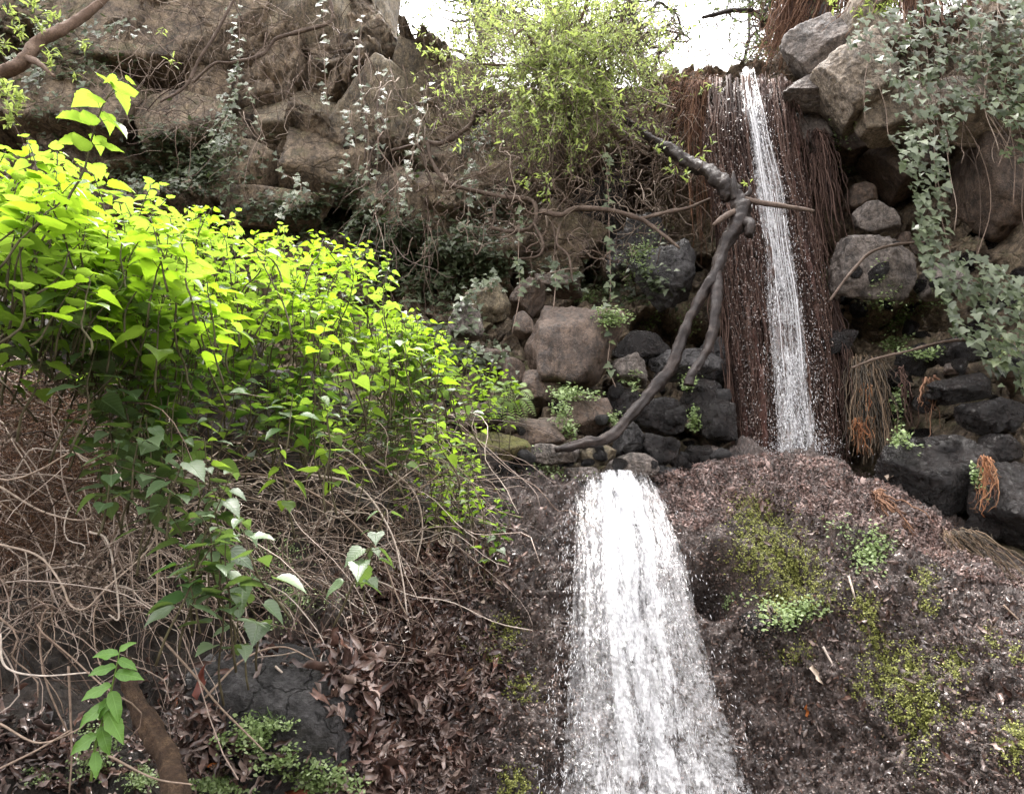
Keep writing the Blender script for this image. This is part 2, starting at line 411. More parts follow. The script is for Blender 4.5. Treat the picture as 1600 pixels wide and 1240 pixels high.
M['ivy_s'] = mat_leaf('small_ivy_leaf', [(.04, .055, .028), (.08, .105, .055), (.14, .17, .10)], trans=(.14, .24, .05), tf=.2, rough=.42, rnd='attr', veins=False, spec=.55)
M['willow'] = mat_leaf('narrow_leaf', [(.10, .13, .045), (.20, .26, .08), (.32, .38, .15)], trans=(.55, .66, .20), tf=.42, rough=.45, rnd='attr', veins=False)
M['willow_o'] = mat_leaf('narrow_leaf_single', [(.14, .19, .05), (.22, .30, .08), (.32, .40, .14)], trans=(.55, .68, .16), tf=.45, rough=.45, veins=False)
M['bgleaf'] = mat_leaf('far_leaf', [(.03, .045, .02), (.07, .09, .04)], trans=(.2, .28, .08), tf=.35, rnd='attr', veins=False)
M['fern'] = mat_leaf('fern_leaf', [(.14, .22, .05), (.22, .32, .08)], trans=(.35, .5, .1), tf=.35, rnd='attr', veins=False)
M['maiden'] = mat_leaf('maidenhair_leaf', [(.10, .16, .05), (.24, .33, .12), (.40, .50, .27)], trans=(.42, .55, .18), tf=.3, rnd='attr', veins=False)
M['moss'] = mat_leaf('moss_leaf', [(.05, .06, .015), (.17, .18, .04), (.40, .42, .12)], trans=(.35, .4, .07), tf=.2, rnd='attr', veins=False, rough=.6)
M['bark'] = mat_bark('brown_bark', [(.05, .032, .024), (.13, .085, .06), (.22, .16, .12)])
M['bark_dull'] = mat_bark('dull_brown_bark', [(.035, .024, .018), (.095, .068, .052), (.18, .14, .11)])
M['bark_wet'] = mat_bark('wet_dark_bark', [(.006, .004, .004), (.018, .012, .010), (.065, .046, .037)], rough=.55, spec=.35)
M['bark_log'] = mat_bark('log_bark', [(.02, .012, .008), (.07, .042, .026), (.22, .145, .085)], bump=1.0, scale=3.0)
M['twig'] = mat_bark('twig_bark', [(.07, .05, .04), (.18, .13, .10), (.32, .26, .21)], rnd='attr')
M['dry'] = mat_bark('dry_stem_bark', [(.05, .03, .02), (.22, .155, .12), (.52, .43, .37)], rnd='attr', rough=.65)
M['dry_o'] = mat_bark('dry_stem_single_bark', [(.13, .085, .06), (.34, .26, .20), (.60, .52, .45)], rnd='object', rough=.65)
M['root'] = mat_bark('wet_root_bark', [(.022, .013, .011), (.065, .039, .031), (.14, .09, .072)], rnd='attr', rough=.7, spec=.12)
M['rust'] = mat_bark('rust_root_bark', [(.06, .028, .018), (.14, .07, .04), (.25, .14, .085)], rnd='attr')
M['orange'] = mat_bark('orange_root_bark', [(.14, .05, .02), (.28, .11, .045), (.42, .22, .11)], rnd='attr', rough=.6)
M['olive_root'] = mat_bark('olive_root_bark', [(.025, .02, .014), (.085, .066, .045), (.19, .13, .08)], rnd='attr', rough=.5)
M['stemgreen'] = mat_bark('shrub_stem_bark', [(.03, .022, .014), (.06, .05, .025), (.09, .09, .035)], bump=.2)
M['flake'] = mat_flake('wet_leaf_flakes', [(.016, .011, .009), (.08, .058, .049), (.16, .123, .108), (.23, .18, .155), (.14, .078, .058), (.04, .029, .025)], rough=(.05, .4), spec=.9)
M['flake_top'] = mat_flake('pinkish_flakes', [(.08, .05, .042), (.15, .096, .084), (.21, .15, .13), (.28, .205, .18), (.15, .08, .062)], rough=(.2, .7))
M['litter'] = mat_flake('dead_leaf_litter', [(.03, .016, .014), (.09, .052, .042), (.16, .112, .096), (.30, .235, .205), (.13, .068, .05), (.05, .032, .027)], rough=(.15, .55), spec=.7)
M['mossflake'] = M['moss']
def mat_plain(name, c, rough=.5, tf=0.0):
    g = N(name); tc = g.n('TexCoord').outputs['Object']; n = g.noise(tc, 9, 5, .6)
    cc = g.mix(1.0, c, g.ramp(n, [(.3, .7), (.7, 1.25)]), 'MULTIPLY')
    return g.done(g.n('BsdfPrincipled', {'Base Color': cc, 'Roughness': rough}).outputs[0])

# white water: foam broken by gaps that are stretched along the flow
def mat_water(name, lo, hi, sx, sy, edge=.9, tint=(.95, .95, .96)):
    g = N(name); f = g.n('Attribute', attribute_name='flow').outputs['Vector']
    sp = g.n('SeparateXYZ', {'Vector': f})
    mp = g.n('Mapping', {'Vector': f, 'Scale': (sx, sy, 1)}).outputs[0]
    n1 = g.noise(mp, 1.0, 7, .72, .5)
    mp2 = g.n('Mapping', {'Vector': f, 'Scale': (sx * .25, sy * .12, 1)}).outputs[0]
    n2 = g.noise(mp2, 1.0, 3, .5)
    mp3 = g.n('Mapping', {'Vector': f, 'Scale': (sx * 3.0, sy * 3.5, 1)}).outputs[0]
    n3 = g.noise(mp3, 1.0, 4, .7)
    v = g.math('ADD', g.math('MULTIPLY', n1, .6), g.math('MULTIPLY', n2, .45)); v = g.math('ADD', v, g.math('MULTIPLY', n3, .25))
    v = g.math('ADD', v, g.math('MULTIPLY', sp.outputs['Z'], edge))         # z: how full the stream is there
    a = g.maprange(v, lo, hi)
    b = g.n('Bump', {'Strength': .5, 'Distance': .015, 'Height': v})
    cc = g.ramp(n3, [(.3, (.88, .88, .89)), (.5, tint)])
    d = g.n('BsdfPrincipled', {'Base Color': cc, 'Roughness': .3, 'Normal': b.outputs[0], 'Specular IOR Level': .5, 'Subsurface Weight': .0})
    tl = g.n('BsdfTranslucent', {'Color': (.8, .83, .88, 1)})
    dm = g.n('MixShader', {0: .42, 1: d.outputs[0], 2: tl.outputs[0]})
    film = g.n('MixShader', {0: .10, 1: g.n('BsdfTransparent').outputs[0], 2: g.n('BsdfGlossy', {'Roughness': .12, 'Normal': b.outputs[0]}).outputs[0]})
    m = g.n('MixShader', {0: a, 1: film.outputs[0], 2: dm.outputs[0]})
    return g.done(m.outputs[0])
M['foam'] = mat_water('white_water', .735, .80, 30, 6.5)
M['foam_up'] = mat_water('thin_white_water', .74, .82, 38, 9)
_g = N('water_drops')
M['drop'] = _g.done(_g.n('MixShader', {0: .4, 1: _g.n('BsdfPrincipled', {'Base Color': (.95, .95, .96, 1), 'Roughness': .25}).outputs[0], 2: _g.n('BsdfTranslucent', {'Color': (.8, .82, .86, 1)}).outputs[0]}).outputs[0])

# ------------------------------------------------------------------ ray casting on the finished ground
_bv = []      # (verts, faces)
def solid(V, F): _bv.append((np.asarray(V, float).reshape(-1, 3), F))
def make_bvh(items):
    VV, FF, o = [], [], 0
    for V, F in items:
        VV.append(V); FF += (np.asarray(F) + o).tolist(); o += len(V)
    return BVHTree.FromPolygons(np.concatenate(VV).tolist(), FF)
BVH = None
def ray(px, py):
    d = P(px, py, 5.0) - CAM; return d / np.linalg.norm(d)
def cast(px, py, bvh=None):
    h, n, i, dist = (bvh or BVH).ray_cast(Vector(CAM), Vector(ray(px, py)))
    if h is None: return None
    n = np.array(n); 
    if n @ ray(px, py) > 0: n = -n
    return np.array(h), n
def cast_many(pts, bvh=None):
    H, NN = [], []
    for x, y in pts:
        q = cast(x, y, bvh)
        if q is not None: H.append(q[0]); NN.append(q[1])
    return np.array(H).reshape(-1, 3), np.array(NN).reshape(-1, 3)
def inpoly(pts, poly):
    x, y = pts[:, 0], pts[:, 1]; c = np.zeros(len(x), bool); p = np.array(poly, float); j = len(p) - 1
    for i in range(len(p)):
        m = ((p[i, 1] > y) != (p[j, 1] > y)) & (x < (p[j, 0] - p[i, 0]) * (y - p[i, 1]) / (p[j, 1] - p[i, 1] + 1e-9) + p[i, 0])
        c ^= m; j = i
    return c
def sample_poly(poly, n, r=rng):
    p = np.array(poly, float); lo, hi = p.min(0), p.max(0); out = np.zeros((0, 2))
    while len(out) < n:
        q = r.uniform(lo, hi, (n * 2, 2)); out = np.concatenate([out, q[inpoly(q, poly)]])
    return out[:n]
def sample_blobs(blobs, n, r=rng, spread=.5):
    """blobs (px, py, sx, sy, weight)"""
    b = np.array(blobs, float); w_ = b[:, 4] * b[:, 2] * b[:, 3]; k = r.choice(len(b), n, p=w_ / w_.sum())
    return b[k, :2] + r.normal(size=(n, 2)) * b[k, 2:4] * spread

# ================================================================== THE SETTING
# gravel ground reaching away from the foot of the falls, on all sides
gx = np.linspace(-60, 60, 121)
GX, GY = np.meshgrid(gx, np.linspace(-60, 60, 121)); GZ = .12 * fbm(np.stack([GX * .5, GY * .5, GX * 0], -1), 3, 5) + np.clip(-GY - 6, 0, 9) * .5 - .15  # unseen rise behind the camera, added to hold back light from the front
V = np.stack([GX, GY, GZ], -1)
tag(meshobj('ground', V.reshape(-1, 3), gridfaces(121, 121), M['ground']), 'stony ground at the foot of the falls', kind='structure')

# the cliff
ccols = [-700, -350, -80, 120, 300, 420, 500, 560, 610, 670, 760, 860, 960, 1060, 1150, 1220, 1300, 1380, 1460, 1550, 1650, 1820, 2150]
ctop = [-260, -210, -140, -110, -90, -80, -60, -25, 50, 100, 112, 122, 124, 116, 112, 100, 62, 40, 15, -20, -70, -120, -160]
cbase = [7.4, 7.8, 8.2, 8.3, 8.4, 8.5, 8.5, 8.45, 8.5, 8.5, 8.5, 8.5, 8.5, 8.4, 8.2, 8.1, 7.9, 7.6, 7.2, 6.8, 6.4, 6.1, 5.6]
def cliffY(px, py, b):
    y = b
    y -= (1.5 if px < 1150 else .75) * np.clip((py - 430) / 330, 0, 1.4) ** 1.2
    for gx_, gy_, sx, sy, a in ((985, 350, 95, 65, 1.5), (1085, 230, 35, 60, .8), (1350, 290, 80, 75, 1.2), (1300, 115, 95, 55, -.35), (500, 300, 50, 40, .5), (300, 160, 60, 45, .4), (1530, 300, 90, 110, .6), (690, 250, 60, 40, .35), (250, 240, 60, 40, .4), (1120, 620, 60, 90, .7)):
        y += a * math.exp(-((px - gx_) / sx) ** 2 - ((py - gy_) / sy) ** 2)
    return y
rows = []
for t in np.linspace(0, 1, 13):
    rr = []
    for px, tp, b in zip(ccols, ctop, cbase):
        py = 800 + (tp - 800) * t; rr.append(P(px, py, cliffY(px, py, b)))
    rows.append(rr)
last = np.array(rows[-1])
rows.append(last + np.array([0, .7, .12])); rows.append(last + np.array([0, 3.0, .35])); rows.append(last + np.array([0, 9.0, .8]))
rows.insert(0, np.array(rows[0]) + np.array([0, -.1, -1.2]))
S = patch(np.array(rows), 400, 640)
cliff_smooth = S.copy()
f1, e1 = facets(S[..., 0], S[..., 2], .95, 3, tilt=.55, off=.5, crack=.09)
f2, e2 = facets(S[..., 0] + 3, S[..., 2], .33, 11, tilt=.5, off=.45, crack=.13)
amp = np.clip(1.15 - .0 * S[..., 0], 0, 2)
S[..., 1] += .95 * f1 * amp + .8 * f2 + .06 * fbm(S * 5, 5, 21, .65) + .02 * fbm(S * 22, 3, 31, .6)
S[..., 2] += .05 * fbm(S * 4 + 7, 4, 41)
tag(meshobj('cliff', S.reshape(-1, 3), gridfaces(400, 640), M['cliff'], smooth=True), 'brown basalt cliff of broken blocks at the back of the gorge', kind='structure')
solid(S[::2, ::2], gridfaces(200, 320))

# the lower rock dome
mcols = [420, 560, 700, 820, 940, 1040, 1130, 1210, 1300, 1400, 1500, 1620, 1800, 2050, 2700]
crest = [800, 790, 752, 738, 738, 735, 716, 708, 716, 752, 812, 880, 960, 1040, 1150]
mY = [5.2, 5.4, 5.7, 5.9, 6.1, 6.25, 6.35, 6.4, 6.3, 6.1, 5.8, 5.5, 5.1, 4.7, 4.2]
def row(dpy, dY, absolute=None):
    out = []
    for px, cy, y in zip(mcols, crest, mY):
        py = cy + dpy if absolute is None else cy + (absolute - cy) * dpy
        out.append(P(px, py, y + dY))
    return np.array(out)
r0 = row(0, 0)
rows = [r0 + np.array([0, 2.4, -1.3]), r0 + np.array([0, 1.2, -.55]), r0 + np.array([0, .35, -.06]), r0,
        row(.13, -.42, 1240), row(.30, -.78, 1240), row(.50, -1.02, 1240), row(.75, -1.22, 1240), row(1.0, -1.40, 1240), row(1.45, -1.7, 1240), row(2.2, -2.1, 1240)]
S = patch(np.array(rows), 470, 603)
mound_smooth = S.copy(); Nn = gridnormals(S)
d = .10 * fbm(S * 1.6, 4, 71) + .055 * fbm(S * 6, 4, 72, .6) + .022 * fbm(S * 26, 3, 73, .7)
ridge = 1 - np.abs(fbm(S * np.array([3.2, 3.2, 1.6]) + 4, 4, 75)); d += .05 * np.clip(ridge - .55, 0, 1); r2 = 1 - np.abs(fbm(S * np.array([10, 10, 6.0]) + 9, 4, 76, .6)); d += .085 * np.clip(r2 - .5, 0, 1) - .045; d -= .07 * np.clip(fbm(S * np.array([5, 5, 3.5]) + 31, 3, 79) - .25, 0, 1)
def bump_at(px, py, rad, a):
    h = cast_px_on(mound_smooth, px, py); return a * np.exp(-((S - h) ** 2).sum(-1) / rad ** 2)
def cast_px_on(G, px, py):
    dirs = G - CAM; dirs /= np.linalg.norm(dirs, axis=-1, keepdims=True); q = (dirs @ ray(px, py)); q = np.where(np.arange(G.shape[0])[:, None] > 100, q, -1)
    i = np.unravel_index(np.argmax(q), q.shape); return G[i]
for px, py, rad, a in ((1130, 925, .15, -.48), (1105, 915, .12, -.3), (1120, 862, .13, .14), (1170, 880, .1, .1), (1180, 975, .14, .14), (1195, 800, .16, -.12), (1330, 870, .16, -.14), (1215, 775, .1, .1), (1290, 1010, .13, -.08), (1040, 770, .12, .05), (790, 950, .2, -.09), (640, 1050, .3, .1), (1400, 930, .2, .1), (900, 770, .15, .08)):
    d += bump_at(px, py, rad, a)
S = S + Nn * d[..., None]
mound = S
tag(meshobj('rock_slope', S.reshape(-1, 3), gridfaces(470, 603), M['mound'], smooth=True), 'wet dark rock dome plastered with debris below the upper fall', kind='structure')
solid(S[::2, ::2], gridfaces(235, 302))
MB = make_bvh([(mound_smooth[::6, ::6].reshape(-1, 3), gridfaces(*mound_smooth[::6, ::6].shape[:2]))])

# the earth bank on the left
bcols = [-900, -500, -200, 0, 180, 360, 500, 620, 740, 850]
bcr = [420, 430, 450, 480, 500, 540, 590, 650, 700, 745]
bY = [2.6, 3.1, 3.6, 3.9, 4.2, 4.5, 4.8, 5.1, 5.5, 5.9]
r0 = np.array([P(a, b, c) for a, b, c in zip(bcols, bcr, bY)])
rows = [r0 + np.array([0, 3.2, -.6]), r0 + np.array([0, 1.5, -.3]), r0 + np.array([0, .5, -.02]), r0]
for ti, dY in ((.18, -.10), (.38, .0), (.58, -.05), (.75, -.25), (.9, -.62), (1.0, -.9), (1.35, -1.35), (1.9, -1.7)):
    rows.append(np.array([P(a, b + (1240 - b) * ti, c + dY * (1.0 if a < 500 else .6)) for a, b, c in zip(bcols, bcr, bY)]))
S = patch(np.array(rows), 300, 300); Nn = gridnormals(S)
S = S + Nn * (.14 * fbm(S * 1.5, 4, 81) + .05 * fbm(S * 7, 4, 82, .6) + .012 * fbm(S * 30, 3, 83, .7))[..., None]
tag(meshobj('earth_bank', S.reshape(-1, 3), gridfaces(300, 300), M['soil'], smooth=True), 'dark earth bank under the shrubs and dry stems', kind='structure')
solid(S[::2, ::2], gridfaces(150, 150))

# ------------------------------------------------------------------ rocks
_ico = {}
def ico(sub):
    if sub not in _ico:
        import bmesh
        bm = bmesh.new(); bmesh.ops.create_icosphere(bm, subdivisions=sub, radius=1.0)
        bm.verts.ensure_lookup_table(); V = np.array([v.co[:] for v in bm.verts]); V /= np.linalg.norm(V, axis=1, keepdims=True)
        F = np.array([[v.index for v in f.verts] for f in bm.faces]); bm.free(); _ico[sub] = (V, F)
    return _ico[sub]
def rock_mesh(rx, ry, rz, seed, sub=4, k=14, planes=13, rough=.05, tilt=.3, block=False):
    r = np.random.default_rng(seed); D, F = ico(sub)
    nrm = r.normal(size=(planes, 3)); nrm /= np.linalg.norm(nrm, axis=1, keepdims=True)
    nrm = np.concatenate([nrm, np.eye(3), -np.eye(3)]); ds = r.uniform(.68, 1.0, len(nrm)); ds[planes:] = r.uniform(.85, 1.0, 6)
    if block: ds[:planes] = r.uniform(.72, 1.1, planes); ds[planes:] = r.uniform(.75, .95, 6)
    q = np.clip(D @ nrm.T, 0, None) / ds
    rad = (q ** k).sum(1) ** (-1.0 / k)
    V = D * rad[:, None]
    mx = np.array(Euler((r.uniform(-tilt, tilt), r.uniform(-tilt, tilt), r.uniform(-tilt, tilt))).to_matrix())
    V = (V @ mx.T)
    V = V / np.abs(V).max(0)
    n1 = fbm(V * 1.6 + seed * 3.1, 4, seed); n2 = fbm(V * 6 + seed, 4, seed + 5, .62)
    rg = 1 - np.abs(fbm(V * 2.3 + seed * 1.7, 4, seed + 9))
    n3 = fbm(V * 15 + seed, 2, seed + 15, .6)
    V = V * (1 + rough * 1.4 * n1 + rough * .7 * n2 + rough * .3 * n3 - rough * .6 * np.clip(rg - .7, 0, 1) * 3)[:, None]
    return V * np.array([rx, ry, rz]), F
def rock(px, py, rx, rz, Y, mat, label, seed, k=14, sub=4, name='boulder', deep=None, rough=.05, tilt=.3, group=None, planes=13, block=False):
    c = P(px, py, Y); u = float(upp(c))
    ax, az = rx * u, rz * u; ay = deep if deep else .85 * min(ax, az) + .15 * max(ax, az)
    V, F = rock_mesh(ax, ay, az, seed, sub, k, planes, rough, tilt, block)
    o = link(name, build_mesh(name, V, F, M[mat]), None, c)
    tag(o, label, 'rock', group)
    solid(V[:len(V)] + c, F)
    return o
# (px, py, half width, half height, distance, material, label, sharpness, subdivision)
ROCKS = [
 # the ledge at the upper right
 (1288, 82, 62, 42, 7.2, 'rock_grey', 'big pale grey boulder crowning the ledge right of the upper fall', 16, 5),
 (1352, 70, 42, 40, 7.1, 'rock_tan', 'brownish boulder half under ivy beside the crowning grey boulder', 14, 5),
 (1336, 135, 50, 52, 6.9, 'rock_tan', 'angular tan block jutting from the ledge with a sharp lower edge', 26, 5),
 (1272, 150, 48, 24, 7.2, 'rock_grey', 'flat grey slab under the crowning boulder beside the fall', 26, 4),
 (1388, 176, 42, 34, 6.9, 'rock_tan', 'yellowish wedge of rock at the ledge foot beside the ivy', 26, 5),
 (1262, 215, 30, 38, 7.5, 'rock_grey', 'purplish grey rock under the ledge slab, right of the root curtain', 16, 4),
 (1330, 228, 55, 30, 7.8, 'rock_brown', 'broad brown rock in the shade beneath the jutting block', 14, 4),
 (1418, 250, 50, 45, 7.5, 'rock_brown', 'dark brown rock behind the upper ivy curtain', 14, 4),
 (1530, 170, 80, 40, 6.6, 'rock_tan', 'long tan ledge rock crossing behind the ivy', 22, 5),
 (1600, 90, 60, 50, 6.2, 'rock_olive', 'smooth olive wall rock at the upper right edge', 10, 4),
 (1560, 300, 75, 90, 7.1, 'rock_brown', 'large dark brown rock in the hollow right of the ivy curtain', 10, 5),
 (1348, 308, 28, 24, 7.4, 'rock_brown', 'round brown stone in the hollow, behind the pale topped one', 8, 4),
 (1366, 340, 32, 30, 7.0, 'rock_grey', 'rounded stone with a pale top in the hollow left of the ivy', 12, 4),
 (1362, 425, 62, 58, 6.9, 'rock_grey', 'large slanting grey boulder below the hollow, a stick across it', 18, 5),
 (1410, 375, 16, 13, 7.0, 'rock_brown', 'small brown stone on the slanting grey boulder top', 10, 3),
 (1440, 385, 22, 14, 7.0, 'rock_brown', 'low brown stone between slanting boulder and ivy', 12, 3),
 (1478, 442, 36, 34, 6.7, 'rock_grey', 'grey block half hidden by the ivy curtain edge', 18, 4),
 (1308, 535, 28, 26, 6.9, 'rock_wet', 'wet stone bulging out at the right edge of the root curtain', 8, 4),
 (1432, 560, 36, 22, 6.7, 'rock_wet', 'dark wet stone beneath the pale green seedlings', 10, 4),
 (1500, 548, 50, 24, 6.5, 'rock_wet', 'dark flat stone on top of the wet pile below the ivy', 14, 4),
 (1492, 578, 18, 10, 6.3, 'rock_brown', 'little brown stone wedged between two flat wet stones', 14, 3),
 (1505, 608, 56, 26, 6.2, 'rock_wet', 'long glossy wet stone in the middle of the right pile', 12, 4),
 (1447, 632, 18, 20, 6.4, 'rock_wet', 'small dark cobble left of the long glossy stone', 9, 3),
 (1545, 652, 50, 26, 6.1, 'rock_wet', 'dark wet stone under the long glossy stone', 14, 4),
 (1395, 640, 24, 18, 6.7, 'rock_wet', 'dark stone behind the olive roots', 12, 3),
 (1462, 738, 92, 66, 5.95, 'rock_wet', 'biggest glossy black boulder, right of the rock dome crest', 14, 5),
 (1560, 700, 34, 26, 5.9, 'rock_wet', 'wet stone above the orange root tuft', 12, 4),
 (1585, 790, 60, 75, 5.6, 'rock_wet', 'rough wet boulder at the right edge beside the orange root tuft', 9, 5),
 (1550, 815, 40, 36, 5.7, 'rock_wet', 'low wet boulder between the glossy black boulder and the right edge', 9, 4),
 (1400, 590, 28, 18, 6.8, 'rock_wet', 'dark stone above the thin hanging roots', 10, 3),
 (1590, 575, 40, 30, 6.2, 'rock_brown', 'brown stone under the lowest ivy at the right edge', 10, 4),
 (1340, 590, 26, 22, 7.0, 'rock_wet', 'wet stone behind the orange fibres', 9, 3),
 # the pile in the middle
 (884, 543, 80, 70, 6.75, 'rock_brown', 'largest brown boulder in the central pile with a thin crack', 13, 5),
 (765, 473, 36, 42, 7.1, 'rock_olive', 'tall olive grey boulder upper left of the largest boulder', 13, 5),
 (824, 466, 28, 32, 7.3, 'rock_brown', 'brown stone right of the tall olive boulder', 10, 4),
 (872, 444, 36, 20, 7.5, 'rock_brown', 'low brown stone above the largest boulder, under ivy', 12, 4),
 (816, 508, 20, 22, 6.9, 'rock_brown', 'fist shaped brown stone wedged left of the largest boulder', 9, 4),
 (726, 505, 28, 28, 6.9, 'rock_grey', 'greyish stone lower left of the tall olive boulder', 12, 4),
 (800, 582, 24, 26, 6.6, 'rock_brown', 'rounded brown stone lower left of the largest boulder', 9, 4),
 (768, 566, 30, 22, 6.7, 'rock_brown', 'dull stone behind thin yellow green leaves', 11, 4),
 (845, 606, 30, 26, 6.5, 'rock_brown', 'crumbly brown stone directly below the largest boulder', 9, 4),
 (757, 650, 46, 24, 6.3, 'rock_brown', 'dark brown stone left of the fern', 12, 4),
 (822, 680, 56, 26, 6.1, 'rock_brown', 'flat dark brown stone under the fern', 14, 4),
 (868, 672, 34, 20, 6.15, 'rock_tan', 'warm tan stone beside the fern stone', 14, 4),
 (782, 706, 56, 30, 5.85, 'rock_moss', 'yellow mossy hump at the left end of the pile', 7, 5),
 (922, 652, 36, 32, 6.3, 'rock_brown', 'pinkish brown angular stone above the branch foot', 18, 4),
 (932, 708, 30, 24, 6.1, 'rock_olive', 'olive stone tucked under the dead branch', 14, 4),
 (862, 712, 44, 18, 5.95, 'rock_grey', 'flat grey stone where the dead branch ends', 16, 4),
 (980, 577, 30, 24, 6.7, 'rock_grey', 'grey stone right of the largest boulder', 14, 4),
 (1000, 545, 44, 26, 7.0, 'rock_wet', 'dark flat stone above the grey stone', 12, 4),
 (1068, 565, 52, 30, 6.9, 'rock_black', 'dark slab behind the forked end of the dead branch', 16, 4),
 (1042, 440, 52, 58, 7.4, 'rock_black', 'tall blue black rock in the shade left of the root curtain', 14, 5),
 (1000, 395, 50, 40, 8.0, 'rock_black', 'shaded rock at the back of the dark hollow', 12, 4),  # near-black material: the hollow's shade put into the rock colour
 (1030, 652, 40, 30, 6.4, 'rock_wet', 'pitted black stone behind the dead branch', 9, 4),
 (975, 632, 30, 24, 6.6, 'rock_wet', 'dark stone between the brown stones and the dead branch', 9, 4),
 (985, 690, 26, 30, 6.15, 'rock_black', 'upright black stone just under the dead branch', 14, 4),
 (1032, 706, 28, 26, 6.15, 'rock_wet', 'round black cobble near the lower fall', 8, 4),
 (1095, 618, 34, 28, 6.7, 'rock_wet', 'black stone left of the root curtain foot', 9, 4),
 (1118, 660, 34, 34, 6.6, 'rock_wet', 'reddish wet stone against the root curtain foot', 9, 4),
 (1095, 712, 26, 20, 6.4, 'rock_wet', 'small wet stone at the left foot of the root curtain', 9, 4),
 (1058, 722, 18, 14, 6.25, 'rock_wet', 'smallest black cobble at the top of the dome', 8, 3),
 (988, 726, 44, 22, 5.98, 'rock_grey', 'grey wet rock at the lip of the lower fall', 14, 4),
 (1040, 745, 34, 16, 6.05, 'rock_black', 'low dark rock right of the lower fall lip', 12, 4),
 (905, 745, 34, 14, 5.9, 'rock_grey', 'low grey rock left of the lower fall lip', 12, 4),
 (1120, 570, 30, 40, 7.2, 'rock_black', 'black rock behind the root curtain left edge', 12, 4),
 # the left cliff
 (462, 198, 46, 34, 7.9, 'rock_olive', 'squared olive topped block low on the left cliff', 26, 5),
 (385, 285, 54, 44, 7.7, 'rock_tan', 'rounded tan boulder at the foot of the left cliff, above the shrubs', 12, 5),
 (522, 262, 44, 46, 7.8, 'rock_brown', 'dark boulder with a flat face beside the tan boulder', 18, 5),
 (600, 205, 62, 70, 8.1, 'rock_olive', 'tall olive stained block below the cliff notch', 20, 5),
 (672, 165, 52, 58, 8.2, 'rock_olive', 'smooth olive cliff block left of the overhanging bush', 16, 5),
 (500, 75, 58, 90, 8.25, 'rock_olive', 'tall smooth olive face at the top of the left cliff', 18, 5),
 (400, 60, 60, 90, 8.3, 'rock_brown', 'broad brown face beside the hanging ivy at the top', 18, 5),
 (250, 90, 90, 70, 8.1, 'rock_brown', 'wide brown block behind bare twigs', 18, 5),
 (130, 175, 70, 50, 7.7, 'rock_brown', 'rough reddish block behind the tallest shrub shoot', 12, 5),
 (300, 215, 55, 42, 7.8, 'rock_brown', 'shaded brown block above the ivy carpet', 16, 5),
 (335, 140, 34, 60, 8.0, 'rock_brown', 'upright dark rib left of the thick ivy strand', 18, 4),
 (670, 335, 66, 46, 7.7, 'rock_brown', 'sloping pinkish brown block in the middle of the cliff foot', 22, 5),
 (610, 320, 40, 40, 7.8, 'rock_brown', 'brown block left of the sloping pinkish one', 20, 4),
 (742, 288, 56, 34, 8.0, 'rock_tan', 'pale angular block behind the twisted brown branch', 22, 5),
 (820, 250, 60, 60, 8.3, 'rock_brown', 'brown wall block behind the bush twigs', 18, 4),
 (850, 390, 60, 40, 7.9, 'rock_brown', 'shaded brown block above the central pile', 16, 4),
 (745, 400, 50, 36, 7.6, 'rock_brown', 'dull block under ivy left of the pile', 14, 4),
 (910, 330, 42, 60, 8.5, 'rock_black', 'dark block at the left rim of the hollow', 16, 4),
 (440, 330, 50, 26, 7.5, 'rock_brown', 'low stone buried in the ivy carpet', 12, 4),
 # lower left
 (452, 1118, 132, 108, 3.02, 'rock_black', 'big black fractured boulder at the lower left, stems draped over it', 20, 5),
 (335, 1090, 50, 70, 3.6, 'rock_black', 'dark stone left of the big black boulder', 14, 4),
 (400, 1215, 60, 40, 3.0, 'rock_black', 'low dark stone under the maidenhair fern', 14, 4),
 (560, 1220, 60, 60, 3.7, 'rock_black', 'dark stone right below the big black boulder', 14, 4),
 (1185, 972, 34, 26, 5.02, 'rock_wet', 'lumpy wet stone sticking out of the dome beside the hollow', 9, 4),
]
for i, (px, py, rx, rz, Y, mt, lb, k, sub) in enumerate(ROCKS):
    big = lb.startswith(('big black', 'largest', 'biggest'))
    if px < 930 and py < 402: rock(px, py, rx * (2.2 if py < 130 else 1.75), rz * (1.7 if py < 130 else 1.6), Y + (1.0 if py < 130 else .84), {'rock_brown': 'cliff', 'rock_tan': 'cliff'}.get(mt, mt), lb, 100 + i * 7, k=120, sub=6 if rz > 55 else 5, rough=.022, tilt=.5, planes=8, block=True, name='cliff_block')
    elif px > 1225 and py < 260: rock(px, py, rx * 1.28, rz * 1.3, Y + .06, mt, lb, 300 + i * 11, k=110, sub=6 if rx > 45 else 5, rough=.03, tilt=.5, planes=8, block=True)
    elif px < 500: rock(px, py, rx, rz, Y, mt, lb, 500 + i * 3, k=80, sub=6 if rx > 100 else 5, rough=.05, tilt=.4, planes=9, block=True)
    else: rock(px, py, rx * 1.06, rz * 1.06, Y, mt, lb, 100 + i * 7, k=k * 2.2, sub=(5 if max(rx, rz) > 27 else 4), rough=.075 if 'black' in mt else .045, tilt=.45)
